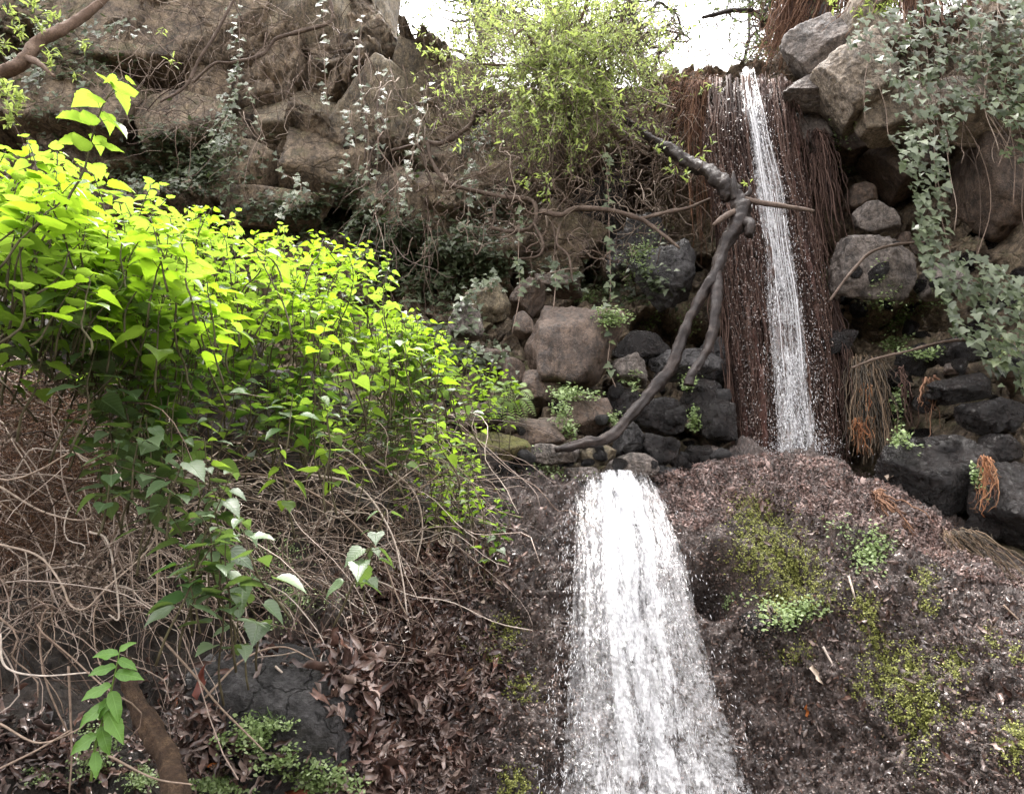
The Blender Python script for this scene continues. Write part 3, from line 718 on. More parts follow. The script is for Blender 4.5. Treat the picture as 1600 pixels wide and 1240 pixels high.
# rubble between them: many look-alike small stones
rub = [((700, 600), (1130, 740), 60, 6.7), ((1300, 380), (1600, 700), 60, 7.1)]
kk = 0
_bb = make_bvh(_bv)
tv = [rock_mesh(1, 1, 1, 900 + q, 3, 9, 10, .06) for q in range(6)]
rm = {}
for (a, b, n, Y) in rub:
    for _ in range(n):
        px, py = rng.uniform(a[0], b[0]), rng.uniform(a[1], b[1]); h = cast(px, py, _bb)
        if h is None: continue
        s = rng.uniform(6, 17) * float(upp(h[0])); mk = random.choice(['rock_wet', 'rock_brown' if px < 930 else 'rock_wet', 'rock_wet', 'rock_black']) if a[0] < 1200 else random.choice(['rock_wet', 'rock_wet', 'rock_wet'])
        q = kk % 6
        if (q, mk) not in rm: rm[(q, mk)] = build_mesh('cobble', tv[q][0], tv[q][1], M[mk])
        o = link('cobble', rm[(q, mk)], None, h[0]); o.scale = (s * rng.uniform(.8, 1.4), s, s * rng.uniform(.6, 1)); o.rotation_euler = (rng.uniform(-.4, .4), rng.uniform(-.4, .4), rng.uniform(0, 6))
        tag(o, 'small dark cobble filling a gap in the central boulder pile' if a[0] < 1200 else 'small dark cobble in the rubble slope below the hollow and ivy', 'stone', 'cobbles among the boulders')
        kk += 1
BVH = make_bvh(_bv)
# ================================================================== ROOT CURTAIN AND THE FALLS
def curtain_pt(u, v):
    """u 0..1 across, v 0..1 down; the curtain bulges to the front"""
    xl = np.interp(v, [0, .15, .4, .7, 1], [1106, 1096, 1120, 1138, 1152]); xr = np.interp(v, [0, .15, .4, .7, 1], [1226, 1246, 1272, 1306, 1322])
    py = 128 + (730 - 128) * v
    px = xl + (xr - xl) * u
    Y = np.interp(v, [0, .1, .5, 1], [7.75, 7.45, 7.2, 6.98]) - .42 * np.sqrt(np.clip(1 - (2 * u - 1) ** 2, 0, 1)) + .0
    return P(px, py, Y)
uu, vv = np.meshgrid(np.linspace(-.0, 1.0, 190), np.linspace(-.0, 1.03, 260))
S = curtain_pt(uu, vv)
st = fbm(np.stack([uu * 26, vv * 2.2, uu * 0], -1), 4, 91, .6); st2 = fbm(np.stack([uu * 9, vv * 1.1, uu * 0 + 5], -1), 3, 92)
S[..., 1] += -.10 * st - .12 * st2 + .03 * fbm(S * np.array([22, 22, 9.0]), 4, 93, .65)
g = N('matted_roots'); f = g.n('Attribute', attribute_name='flow').outputs['Vector']
n1 = g.noise(g.n('Mapping', {'Vector': f, 'Scale': (60, 5, 1)}).outputs[0], 1, 6, .7, .3); n2 = g.noise(g.n('Mapping', {'Vector': f, 'Scale': (40, 70, 1)}).outputs[0], 1, 4, .7); n3 = g.noise(f, 2.4, 3)
c = g.ramp(n1, [(.3, (.014, .008, .008)), (.5, (.08, .048, .038)), (.7, (.18, .12, .098))])
c = g.mix(g.maprange(n3, .4, .65), c, g.ramp(n1, [(.3, (.03, .012, .01)), (.7, (.15, .075, .06))]))
c = g.mix(1.0, c, g.ramp(n2, [(.3, .5), (.7, 1.6)]), 'MULTIPLY')
b = g.n('Bump', {'Strength': .9, 'Distance': .03, 'Height': g.math('ADD', n1, g.math('MULTIPLY', n2, .5))})
M['mat'] = g.done(g.n('BsdfPrincipled', {'Base Color': c, 'Roughness': g.maprange(n2, .3, .7, .25, .75), 'Normal': b.outputs[0], 'Specular IOR Level': .25}).outputs[0])
rc = thing('root_curtain', P(1230, 715, 6.5), 'tall curtain of matted dark wet roots under the upper fall', 'roots')
o = meshobj('root_mat', S.reshape(-1, 3), gridfaces(*uu.shape), M['mat'], rc, uv=np.stack([uu * .8, vv * 3.6, uu * 0], -1).reshape(-1, 3))
solid(S[::4, ::4], gridfaces(*uu[::4, ::4].shape))
# single roots: the thick ones by themselves, the fine ones joined
def strands(n, r0, r1, umin, umax, lift, k=14):
    u = rng.uniform(umin, umax, n); v0 = rng.uniform(-.01, .8, n) * (rng.random(n) < .85); v1 = np.clip(v0 + rng.uniform(.08, .6, n), 0, 1.01)
    t = np.linspace(0, 1, k)[None]; v = v0[:, None] * (1 - t) + v1[:, None] * t
    un = u[:, None] + .018 * np.sin(v * rng.uniform(3, 14, (n, 1)) + rng.uniform(0, 6, (n, 1))) + .010 * rng.normal(size=(n, k)) + .022 * fbm(np.stack([u[:, None] * 9 + 0 * v, v * 9, v * 0], -1), 2, 8)
    C = curtain_pt(un, v); C[..., 1] -= lift + .05 * rng.random((n, 1)) + .03 * np.sin(v * 9 + u[:, None] * 30)
    rad = rng.uniform(r0, r1, (n, 1)) * (1 - .6 * t)
    return C, rad
C, rad = strands(90, .007, .016, .0, 1.0, .05)
for i in range(90):
    V, F = tubes(C[i:i + 1], rad[i:i + 1], 5); meshobj('root', V, F, M['root'], rc, origin=C[i, 0], attr={'rnd': np.full(len(V), rng.random())})
C, rad = strands(360, .003, .008, -.02, 1.02, .06)
V, F = tubes(C, rad, 3); tag(meshobj('fine_roots', V, F, M['root'], rc, attr={'rnd': np.repeat(rng.random(360), 14 * 3)}), kind='stuff')
# debris caught in the curtain
NC = 12000; u = rng.uniform(0, 1, NC); v = rng.uniform(0, 1, NC) ** .8; pos = curtain_pt(u, v); pos[:, 1] -= rng.uniform(.04, .15, NC)
nn = np.stack([(u - .5) * 1.2, -np.ones(NC), .3 * np.ones(NC)], -1) + rng.normal(size=(NC, 3)) * .6
V, F, rn = batch(CHIP, pos, basis(nn, rng.uniform(0, 6.28, NC)), rng.uniform(.005, .018, NC))
tag(meshobj('caught_debris', V, F, M['flake'], rc, attr={'rnd': rn}, smooth=False), kind='stuff')
# ragged side curtains and hanging root bundles
def bundle(pxs, n, mat, label, r0=.003, r1=.009, spread=10, name='hanging_roots', k=14, amp=.045, singles=6):
    """pxs: polyline of (px,py,Y)"""
    cen = pxcurve(pxs, k); u = float(upp(cen[0]))
    off = rng.normal(size=(n, 1, 3)) * spread * u * np.array([1, .5, .15]); tt = np.linspace(0, 1, k)[None, :, None]
    ln = rng.uniform(.25, 1.0, n)
    C = np.stack([cr(cen, np.linspace(0, (k - 1) * l, k)) for l in ln]) + off * (.6 + .5 * tt) + amp * np.cumsum(rng.normal(size=(n, k, 3)) * .25, 1)
    rad = rng.uniform(r0, r1, (n, 1)) * (1 - .5 * tt[..., 0])
    t = thing(name, cen[0], label, 'roots')
    for i in range(min(singles, n)):
        V, F = tubes(C[i:i + 1], rad[i:i + 1] * 1.4, 5); meshobj('root', V, F, M[mat], t, origin=C[i, 0], attr={'rnd': np.full(len(V), rng.random())})
    if n > singles:
        V, F = tubes(C[singles:], rad[singles:], 3); tag(meshobj('fine_roots', V, F, M[mat], t, attr={'rnd': np.repeat(rng.random(n - singles), k * 3)}), kind='stuff')
    return t
bundle([(1278, 205, 7.2), (1290, 260, 7.1), (1300, 330, 7.0), (1312, 400, 7.0)], 90, 'root', 'thick dark root bundle hanging in front of the hollow', spread=9)
bundle([(1270, 240, 7.2), (1280, 320, 7.15), (1292, 400, 7.1), (1300, 450, 7.1)], 30, 'root', 'thinner dark root bundle between the fall and the thick bundle', spread=4)
bundle([(1232, 130, 7.2), (1240, 180, 7.2), (1246, 230, 7.2)], 40, 'root', 'short ragged roots at the upper right edge of the fall', spread=6)
bundle([(1098, 130, 7.5), (1094, 200, 7.45), (1100, 300, 7.4), (1108, 400, 7.3)], 110, 'rust', 'reddish root fringe along the upper left edge of the curtain', spread=14)
bundle([(1130, 400, 7.1), (1140, 520, 7.0), (1152, 640, 6.8), (1158, 712, 6.7)], 60, 'root', 'dark root fringe along the lower left edge of the curtain', spread=7)
bundle([(1300, 470, 7.0), (1312, 560, 6.85), (1322, 640, 6.7), (1330, 715, 6.6)], 90, 'root', 'dark root fringe along the lower right edge of the curtain', spread=9)
bundle([(1352, 560, 6.75), (1360, 620, 6.6), (1366, 680, 6.5), (1368, 728, 6.4)], 300, 'olive_root', 'wide olive brown root apron right of the curtain', spread=15)
bundle([(1340, 655, 6.5), (1343, 680, 6.45), (1346, 712, 6.4)], 36, 'orange', 'bright orange root tuft at the foot of the curtain', spread=4, r0=.002, r1=.005)
bundle([(1357, 600, 6.55), (1360, 640, 6.5), (1364, 690, 6.4)], 12, 'orange', 'thin orange fibres down the olive apron', spread=5, r0=.002, r1=.004)
bundle([(1407, 575, 6.5), (1416, 620, 6.45), (1424, 680, 6.4)], 16, 'root', 'short brown roots hanging left of the right stone pile', spread=5)
bundle([(1450, 590, 6.3), (1453, 640, 6.3), (1450, 680, 6.25)], 14, 'rust', 'few thin roots in front of the right stone pile', spread=4)
bundle([(1541, 715, 5.5), (1544, 745, 5.45), (1540, 780, 5.4), (1534, 800, 5.4)], 34, 'orange', 'orange root tuft hanging over the glossy boulders at the right', spread=5, r0=.0015, r1=.0035)
bundle([(1370, 770, 5.75), (1392, 800, 5.6), (1440, 850, 5.45)], 30, 'rust', 'brown fibres lying down the right shoulder of the dome', spread=9)
bundle([(1500, 830, 5.4), (1545, 870, 5.3), (1600, 930, 5.15), (1640, 970, 5.1)], 90, 'olive_root', 'brown fibre mat over the far right shoulder of the dome', spread=22, r1=.004)
bundle([(1080, 130, 7.9), (1076, 180, 7.8), (1070, 225, 7.7)], 140, 'rust', 'tangled rusty roots over the dark gap left of the curtain top', spread=22, amp=.05)

# upper fall
def fall_sheet(name, ctr, wid, base, nrow, ncol, mat, lift, seed, full, par):
    """ctr(v)->px, wid(v)->half width px ; base(px,py)->point ; returns sampler"""
    v = np.linspace(0, 1, nrow)[:, None]; u = np.linspace(-1, 1, ncol)[None]
    S = base(u + 0 * v, v + 0 * u)
    q = np.stack([u * 5 + 0 * v, v * 9 + 0 * u, 0 * u * v + seed], -1)
    S[..., 1] -= lift + .05 * fbm(q, 4, seed) * (1 - .6 * np.abs(u)) + .014 * fbm(q * np.array([6, 5, 1]), 4, seed + 3, .65)
    fl = full(u + 0 * v, v + 0 * u)
    ln = np.concatenate([[0], np.cumsum(np.linalg.norm(np.diff(S[:, ncol // 2], axis=0), axis=1))])
    uv = np.stack([(S[..., 0]), np.broadcast_to(ln[:, None], fl.shape) + seed, fl], -1)
    return meshobj(name, S.reshape(-1, 3), gridfaces(nrow, ncol), M[mat], par, uv=uv.reshape(-1, 3)), S
def upbase(u, v):
    cx = np.interp(v, [0, .05, .3, .6, .8, 1], [1164, 1168, 1198, 1222, 1232, 1244]); hw = np.interp(v, [0, .1, .2, .3, .45, .6, .8, 1], [9, 15, 14, 21, 18, 25, 24, 30]); py = 116 + 612 * v
    px = cx + u * hw; Y = np.interp(v, [0, .04, .1, .5, 1], [7.72, 7.28, 6.99, 6.72, 6.47])
    return P(px, py, Y)
uf = thing('upper_waterfall', P(1240, 712, 6.4), 'narrow white upper fall streaming down the root curtain', 'waterfall')
for q, (lf, mt) in enumerate(((.03, 'foam_up'), (.10, 'foam_up'))):
    fall_sheet('water_sheet', None, None, upbase, 300, 40, mt, lf, 5 + q * 8, lambda u, v: .27 - .32 * np.abs(u + .15) ** 1.5 - .16 * v - .07 * q, uf)
# splash drops and falling strings
OCT = (np.array([(-.5, 0, 0), (.5, 0, 0), (0, .16, 0), (0, -.16, 0), (0, 0, .16), (0, 0, -.16)]), [np.array([(1, 2, 4), (1, 4, 3), (1, 3, 5), (1, 5, 2), (0, 4, 2), (0, 3, 4), (0, 5, 3), (0, 2, 5)])])
def drops(name, base, n, sz, long, spread, par, lift, vpow=1.0, clust=1.0):
    v = rng.random(n) ** vpow; u = np.clip(rng.normal(size=n) * spread, -3, 3)
    p = base(u, v)
    if clust:
        q = fbm(np.stack([u * 3.2, v * 16, u * 0 + n], -1), 3, 3); kp = q > rng.normal(size=n) * .18 + clust * .1; u, v = u[kp], v[kp]; p = p[kp]; n = len(u)
    p2 = base(u, np.clip(v + .01, 0, 1.05)); dirv = p2 - p
    p[:, 1] -= lift * rng.random(n)
    p += rng.normal(size=(n, 3)) * .006
    Mx = basis_dir(dirv + rng.normal(size=(n, 3)) * .006, np.tile([0, -1.0, .2], (n, 1)))
    s = rng.uniform(sz[0], sz[1], n); sv = np.stack([s * rng.uniform(long[0], long[1], n), s, s], -1)
    V, F, rn = batch([OCT], p, Mx, sv)
    return tag(meshobj(name, V, F, M['drop'], par), kind='stuff')
drops('water_drops', upbase, 7500, (.008, .026), (1.0, 3.0), .5, uf, .14)
drops('foot_splash', lambda u, v: upbase(u * 1.4, .93 + .06 * v), 900, (.005, .016), (1, 2), .8, uf, .12, 1.0, None)
drops('spray', upbase, 4500, (.005, .014), (1, 2), 1.05, uf, .25, .7, -.5)
# falling strings of water
k = 16; n = 24; u = rng.uniform(-.7, .7, n); v0 = rng.uniform(.0, .6, n); v1 = v0 + rng.uniform(.15, .45, n)
t = np.linspace(0, 1, k)[None]; vv_ = np.clip(v0[:, None] + (v1 - v0)[:, None] * t, 0, 1.0); C = upbase(u[:, None] + .02 * np.sin(vv_ * 40 + u[:, None] * 9), vv_); C[..., 1] -= .12 + .04 * rng.random((n, 1))
V, F = tubes(C, rng.uniform(.0015, .0045, (n, 1)) * (1 - .3 * t), 3); tag(meshobj('water_strings', V, F, M['drop'], uf), kind='stuff')

# lower fall, laid over the dome
LV = np.linspace(0, 1.25, 60); LU = np.linspace(-1, 1, 15)
def lowpx(u, v):
    xl = np.interp(v, [0, .1, .25, .5, .75, 1, 1.3], [908, 902, 902, 898, 892, 888, 884]); xr = np.interp(v, [0, .1, .25, .5, .75, 1, 1.3], [1004, 1032, 1058, 1082, 1118, 1162, 1210])
    py = 736 + (1244 - 736) * v
    return (xl + xr) / 2 + u * (xr - xl) / 2, py
G = np.zeros((60, 21, 3)); GU = np.linspace(-2, 2, 21)
for i, v in enumerate(LV):
    for j, u in enumerate(GU):
        px, py = lowpx(u, v); h = cast(px, max(py, 742 if abs(u) < 1.2 else 752), MB)
        G[i, j] = h[0] if h else (G[i - 1, j] + np.array([0, -.02, -.05]) if i else P(px, py, 6.0))
def lowbase(u, v):
    fi = np.clip(v / 1.25 * 59, 0, 58.999); fj = np.clip((u + 2) / 4 * 20, 0, 19.999)
    i, j = fi.astype(int), fj.astype(int); a, b = (fi - i)[..., None], (fj - j)[..., None]
    return (G[i, j] * (1 - a) * (1 - b) + G[i + 1, j] * a * (1 - b) + G[i, j + 1] * (1 - a) * b + G[i + 1, j + 1] * a * b)
lf_ = thing('lower_waterfall', lowbase(np.array(0.), np.array(1.2)), 'broad foaming white lower fall spreading over the rock dome', 'waterfall')
def lowfull(q):
    def f(u, v):
        core = 1 - np.abs(u) ** 2.2
        return -.185 + .37 * core ** .7 - .10 * np.clip(-u - .45, 0, 1) - .04 * v - .05 * q + .05 * np.sin(u * 17 + 2 * np.sin(v * 5)) * (np.abs(u) > .1) + .06 * np.clip(.5 - v, 0, 1)
    return f
for q, lf in enumerate((.09, .15, .22)):
    o, Sx = fall_sheet('water_sheet', None, None, lambda u, v: lowbase(u * (1.08 - .1 * q), v * 1.22), 420, 110, 'foam', lf, 31 + q * 9, lowfull(q), lf_)
drops('water_drops', lowbase, 12000, (.005, .018), (1.2, 3.5), .48, lf_, .20, 1.0, .5)
drops('spray', lowbase, 7000, (.003, .010), (.8, 2.2), .68, lf_, .25, .8)
# thin left film of drops
drops('side_trickle', lambda u, v: lowbase(-1.15 + .12 * u, v), 1500, (.004, .012), (1.5, 5), 1.0, lf_, .1)

# ================================================================== DEBRIS ON THE DOME
DOME = [(560, 800), (800, 735), (1030, 735), (1200, 704), (1300, 715), (1400, 758), (1500, 820), (1700, 930), (1750, 1400), (520, 1400), (560, 1100)]
H, Nh = cast_many(sample_poly(DOME, 80000))
n = len(H); nn = Nh + rng.normal(size=H.shape) * .5
V, F, rn = batch(CHIP, H + Nh * rng.uniform(-.004, .006, (n, 1)), basis(nn, rng.uniform(0, 6.28, n)), rng.gamma(2.0, .0036, n) + .005)
tag(meshobj('wet_debris', V, F, M['flake'], attr={'rnd': rn}, smooth=False), 'wet dark crumbs of leaf and bark plastered over the rock dome', 'debris', kind='stuff')
TOP = [(1010, 745), (1130, 716), (1210, 706), (1300, 716), (1400, 760), (1500, 830), (1640, 930), (1500, 900), (1380, 830), (1240, 800), (1160, 800), (1080, 830), (1020, 800)]
H, Nh = cast_many(sample_poly(TOP, 17000)); n = len(H)
V, F, rn = batch(CHIP, H + Nh * rng.uniform(0, .02, (n, 1)), basis(Nh + rng.normal(size=H.shape) * .4, rng.uniform(0, 6.28, n)), rng.gamma(2.0, .004, n) + .006)
tag(meshobj('pinkish_debris', V, F, M['flake_top'], attr={'rnd': rn}, smooth=False), 'pinkish brown leaf crumbs on the flat crown of the rock dome', 'debris', kind='stuff')
# leaf litter drift left of the lower fall
LIT = [(680, 870, 60, 25, 1), (640, 920, 90, 40, 1.4), (770, 890, 40, 40, .8), (620, 980, 90, 40, 1), (690, 1010, 90, 60, 1.2), (640, 1070, 110, 60, 1.6), (720, 1060, 70, 50, 1), (620, 1150, 70, 70, 1.4), (680, 1180, 80, 60, 1.2), (600, 1220, 60, 40, 1.3), (790, 840, 30, 20, .4), (740, 800, 30, 25, .3), (700, 720, 50, 14, .4), (560, 1010, 40, 60, .6)]
H, Nh = cast_many(sample_blobs(LIT, 5200)); n = len(H); nn = Nh + rng.normal(size=H.shape) * .55
V, F, rn = batch(LITTER, H + Nh * rng.uniform(.005, .05, (n, 1)), basis(nn, rng.uniform(0, 6.28, n)), rng.uniform(.04, .115, n))
tag(meshobj('leaf_litter', V, F, M['litter'], attr={'rnd': rn}), 'drift of wet dead brown leaves left of the lower fall', 'leaf litter', kind='stuff')
LIT2 = [(60, 1190, 160, 60, 1), (300, 1180, 120, 60, 1.2), (250, 1090, 90, 50, .6), (20, 1130, 60, 40, .6), (430, 1020, 120, 20, .5), (330, 1110, 30, 60, .5), (520, 990, 60, 16, .3)]
H, Nh = cast_many(sample_blobs(LIT2, 900)); n = len(H); nn = Nh + rng.normal(size=H.shape) * .6
V, F, rn = batch(LITTER, H + Nh * rng.uniform(.005, .04, (n, 1)), basis(nn, rng.uniform(0, 6.28, n)), rng.uniform(.04, .085, n))
tag(meshobj('leaf_litter', V, F, M['litter'], attr={'rnd': rn}), 'dead brown leaves on the dark soil around the log', 'leaf litter', kind='stuff')
# sparse leaves stuck on the dome right of the fall
H, Nh = cast_many(sample_poly([(1180, 780), (1500, 850), (1600, 900), (1600, 1240), (1200, 1240)], 260)); n = len(H)
V, F, rn = batch(LITTER, H + Nh * .02, basis(Nh + rng.normal(size=H.shape) * .4, rng.uniform(0, 6.28, n)), rng.uniform(.04, .1, n))
tag(meshobj('leaf_litter', V, F, M['litter'], attr={'rnd': rn}), 'scattered dead leaves stuck on the dome right of the fall', 'leaf litter', kind='stuff')
# moss on the dome
MOSS = [(1170, 800, 26, 26, 1.3), (1195, 850, 40, 40, 1.6), (1235, 880, 40, 30, 1.2), (1250, 925, 46, 26, 1.2), (1225, 945, 30, 20, 1), (1355, 960, 14, 26, 1.2), (1365, 1000, 12, 22, 1), (1345, 945, 18, 12, 1),
        (1400, 1045, 44, 34, 1), (1425, 1090, 40, 34, 1), (1440, 1120, 30, 22, .9), (1495, 1040, 14, 22, 1.4), (1445, 905, 12, 16, 1.2), (1450, 945, 14, 12, 1), (1340, 1075, 10, 10, 1), (1590, 1160, 26, 30, 1),
        (1240, 1020, 26, 14, .6), (790, 985, 20, 24, .9), (770, 1025, 18, 16, .8), (815, 1075, 20, 16, 1.1), (806, 1225, 18, 22, 1.2), (1550, 1000, 12, 18, .5), (1520, 1110, 14, 8, .7), (1440, 1180, 20, 30, .3), (720, 1010, 16, 8, .5), (1590, 1020, 10, 14, .6)]
H, Nh = cast_many(sample_blobs(MOSS, 21000, spread=.62)); n = len(H)
V, F, rn = batch(FAN, H + Nh * rng.uniform(.01, .045, (n, 1)), basis(Nh + np.array([0, -.2, .8]) + rng.normal(size=H.shape) * .5, rng.uniform(0, 6.28, n)), rng.uniform(.004, .012, n))
tag(meshobj('moss', V, F, M['moss'], attr={'rnd': rn}), 'yellow green moss and liverwort patches running down the dome', 'moss', kind='stuff')

# ------------------------------------------------------------------ low green plants (maidenhair and creepers): each clump a thing
def clump(px, py, rx, ry, n, label, mat='maiden', size=(.008, .018), name='maidenhair_fern', cat='fern', lift=.05, fronds=8, T=FAN):
    h = cast(px, py)
    if h is None: return
    c, nr = h; u = float(upp(c)); t = thing(name, c, label, cat)
    n = int(n * 1.6); per = max(6, n // fronds); tips = rng.normal(size=(fronds, 2)) * np.array([rx, ry]) * .62 + np.array([px, py])
    for i in range(fronds):
        q = cast(tips[i, 0], tips[i, 1]); tip = (q[0] if q and np.linalg.norm(q[0] - c) < 3.2 * max(rx, ry) * u + .25 else c + np.array([(tips[i, 0] - px) * u, 0, (py - tips[i, 1]) * u]))
        tip = tip + np.array([0, -lift * rng.uniform(.5, 1.5), lift * .4])
        C = wob([c + np.array([0, -.01, 0])], [tip], 8, .012, -.02)
        V, F = tubes(C, .0012, 3)
        tt = rng.uniform(.35, 1.1, per); pos = c + (tip - c) * tt[:, None] + rng.normal(size=(per, 3)) * np.array([rx * u * .28, .02, ry * u * .28])
        Mx = basis(np.tile([0, -.55, .8], (per, 1)) + rng.normal(size=(per, 3)) * .45, rng.uniform(0, 6.28, per))
        V2, F2, rn = batch(T, pos, Mx, rng.uniform(size[0], size[1], per))
        FF = [F2[0]] + [f + 0 for f in F2[1:]]; off = len(V2)
        byn = {}
        for f in FF: byn.setdefault(f.shape[1], []).append(f)
        for f in F: byn.setdefault(f.shape[1], []).append(f + off)
        fr_ = meshobj('frond', np.concatenate([V2, V]), [np.concatenate(x) for x in byn.values()], M[mat], t, origin=c, attr={'rnd': np.concatenate([rn, np.zeros(len(V))])}); fr_['kind'] = 'stuff'
    return t
clump(160, 1175, 45, 35, 700, 'feathery maidenhair clump round the foot of the young wavy leaved plant', size=(.006, .013))
clump(235, 1225, 26, 22, 420, 'small feathery fern clump just left of the log', size=(.005, .011))
clump(335, 1232, 40, 14, 420, 'low maidenhair clump right of the log at the bottom edge', size=(.006, .012))
clump(405, 1160, 30, 34, 380, 'pale maidenhair fern hanging at the left side of the big black boulder', size=(.007, .014))
clump(450, 1190, 26, 22, 200, 'sparse maidenhair fern at the foot of the big black boulder', size=(.007, .014))
clump(520, 1215, 48, 22, 560, 'widest pale maidenhair clump along the bottom below the black boulder', size=(.008, .015))
clump(430, 1138, 40, 8, 120, 'thin row of maidenhair on the black boulder', size=(.006, .012))
clump(75, 1215, 16, 12, 100, 'tiny pale fern among dead leaves at the lower left', size=(.005, .01))
clump(440, 900, 60, 40, 500, 'soft green maidenhair behind the dry stems', size=(.006, .012), lift=.15)
clump(460, 960, 40, 30, 300, 'lower tuft of maidenhair behind the dry stems, over the black boulder', size=(.006, .012), lift=.12)
clump(1350, 860, 46, 30, 420, 'grey green maidenhair tuft under the dome lip', size=(.012, .022))
clump(1240, 960, 46, 26, 500, 'bright maidenhair tuft hanging above the long white stick on the dome', size=(.012, .022))
clump(1135, 945, 8, 12, 40, 'tiny sprig growing in the dome hollow', size=(.01, .016), fronds=3)
CREEP = [(1010, 400, 34, 30, 260, 'dark green creeper in the hollow left of the tall blue black rock'), (985, 425, 26, 20, 200, 'green creeper above the blue black rock'),
 (960, 500, 34, 20, 260, 'creeper with round leaves above the largest boulder'), (1020, 500, 30, 22, 240, 'creeper between largest boulder and dead branch'), (905, 470, 40, 16, 240, 'sparse creeper over the top of the largest boulder'),
 (893, 622, 26, 14, 240, 'clover like plant below the largest boulder'), (882, 662, 22, 24, 200, 'trailing clover like plant right of the fern'), (955, 655, 12, 12, 80, 'small clover tuft beside the pinkish angular stone'),
 (985, 600, 14, 16, 80, 'few round leaves under the grey stone'), (1085, 515, 22, 24, 160, 'green tuft beside the fork of the dead branch'), (1072, 612, 16, 14, 110, 'bright tuft under the broken branch tip'), (1086, 668, 18, 18, 150, 'brightest fresh green tuft left of the root curtain foot'),
 (1310, 240, 12, 34, 160, 'small fern hanging from the ledge underside'), (1330, 270, 14, 20, 120, 'pale fern next to the dark root bundle'), (1282, 440, 14, 30, 90, 'green tuft at the curtain edge under the dark roots'),
 (1400, 500, 34, 30, 420, 'pale green seedlings on the right rubble slope'), (1440, 470, 36, 24, 260, 'seedlings beside the ivy curtain'), (1362, 470, 24, 34, 260, 'dull green fern on the slanting boulder foot'), (1400, 545, 30, 14, 160, 'low green creeper over the wet stones'), (1440, 560, 24, 14, 120, 'small creeper left of the flat wet stones'),
 (1395, 640, 16, 36, 220, 'bright green strip of plants beside the olive root apron'), (1405, 690, 18, 14, 90, 'mossy tuft above the glossy black boulder'), (1520, 750, 8, 26, 60, 'thin moss strip beside the orange root tuft'), (1300, 560, 10, 20, 60, 'tuft at the wet bulging stone'),
 (1560, 560, 34, 24, 160, 'grass like sprigs under the lowest ivy')]
for px, py, rx, ry, n, lb in CREEP:
    clump(px, py, rx, ry, n, lb, size=(.012, .028), name='creeper', cat='plant', lift=.08, fronds=6)
clump(845, 730, 60, 16, 260, 'low creeping leaves over the flat grey stone by the branch end', size=(.01, .02), name='creeper', cat='plant')

# the sword fern
fc = cast(790, 640)[0] + np.array([0, -.05, 0]); ft = thing('sword_fern', fc, 'light green fern with arching fronds in the central rock pile', 'fern')
for i, (px, py) in enumerate([(768, 612), (782, 600), (800, 596), (820, 604), (832, 622), (836, 648), (775, 655), (790, 668), (808, 662), (822, 655), (762, 640)]):
    tip = P(px, py, fc[1] - .3); C = spline([P(797, 632, fc[1]), (P(797, 632, fc[1]) + tip) / 2 + np.array([0, -.04, .07]), tip], 17)
    d = np.gradient(C, axis=0); d /= np.linalg.norm(d, axis=1, keepdims=True); V, F = tubes(C[None], .0025, 3)
    pos = np.repeat(C[2:], 2, 0); dd = np.repeat(d[2:], 2, 0); up = np.tile([0, -.75, .65], (len(pos), 1)); side = np.cross(dd, up); side /= np.linalg.norm(side, axis=1, keepdims=True); side[1::2] *= -1
    sz = np.repeat(.058 * np.sin(np.linspace(.5, 3.05, 15)) + .008, 2)
    V2, F2, rn = batch([lance(3, .12, 4, 0, .1)], pos, basis_dir(side + dd * .55, up), sz)
    meshobj('frond', V2, F2, M['fern'], ft, origin=fc, attr={'rnd': rn})
    meshobj('frond_stalk', V, F, M['stemgreen'], ft, origin=fc)
# big round leaf on the mossy hump
def single_leaf(px, py, Y, size, T, mat, label, up=(0, -.6, .8), yaw=0.0, name='fallen_leaf', cat='leaf'):
    h = cast(px, py); c = h[0] + h[1] * .03 if Y is None else P(px, py, Y)
    n_ = h[1] if (Y is None) else np.array(up)
    tv, tf = T; Mx = basis(np.array([n_], float), np.array([yaw]))[0]
    V = (tv * size) @ Mx.T
    return tag(link(name, build_mesh(name, V, tf, mat), None, c), label, cat)
yel = mat_plain('yellow_leaf', (.75, .45, .02)); tan_ = mat_plain('tan_leaf', (.52, .42, .33)); org = mat_plain('orange_leaf', (.42, .13, .03)); pale = mat_plain('pale_leaf', (.62, .56, .45)); redb = mat_plain('red_brown_leaf', (.16, .045, .03))
single_leaf(1258, 718, None, .055, LITTER[2], yel, 'small bright yellow leaf on the crown of the dome')
single_leaf(1392, 752, None, .14, LITTER[0], tan_, 'tan curled leaf on the right shoulder of the crown', yaw=.9)
single_leaf(718, 862, None, .09, LITTER[1], pale, 'pale cream leaf on the slope above the litter drift', yaw=.4)
single_leaf(740, 940, None, .15, LITTER[3], tan_, 'long pinkish tan leaf in the middle of the litter drift', yaw=.5)
single_leaf(720, 1075, None, .13, LITTER[4], mat_plain('ochre_leaf', (.45, .27, .08)), 'ochre leaf standing in the lower litter drift', yaw=1.0)
single_leaf(705, 916, None, .06, LITTER[5], pale, 'small cream leaf at the top of the litter drift', yaw=2)
single_leaf(315, 1090, None, .12, LITTER[5], redb, 'large rusty leaf leaning left of the black boulder', yaw=1.4)
single_leaf(440, 1225, None, .10, LITTER[6], mat_plain('rust_leaf', (.28, .07, .03)), 'rust red leaf among the ferns at the bottom', yaw=.3)
single_leaf(328, 1190, None, .055, LITTER[7], org, 'small orange leaf right of the log', yaw=.2)
single_leaf(268, 1110, None, .07, LITTER[7], org, 'orange brown leaf behind the log top', yaw=1.2)
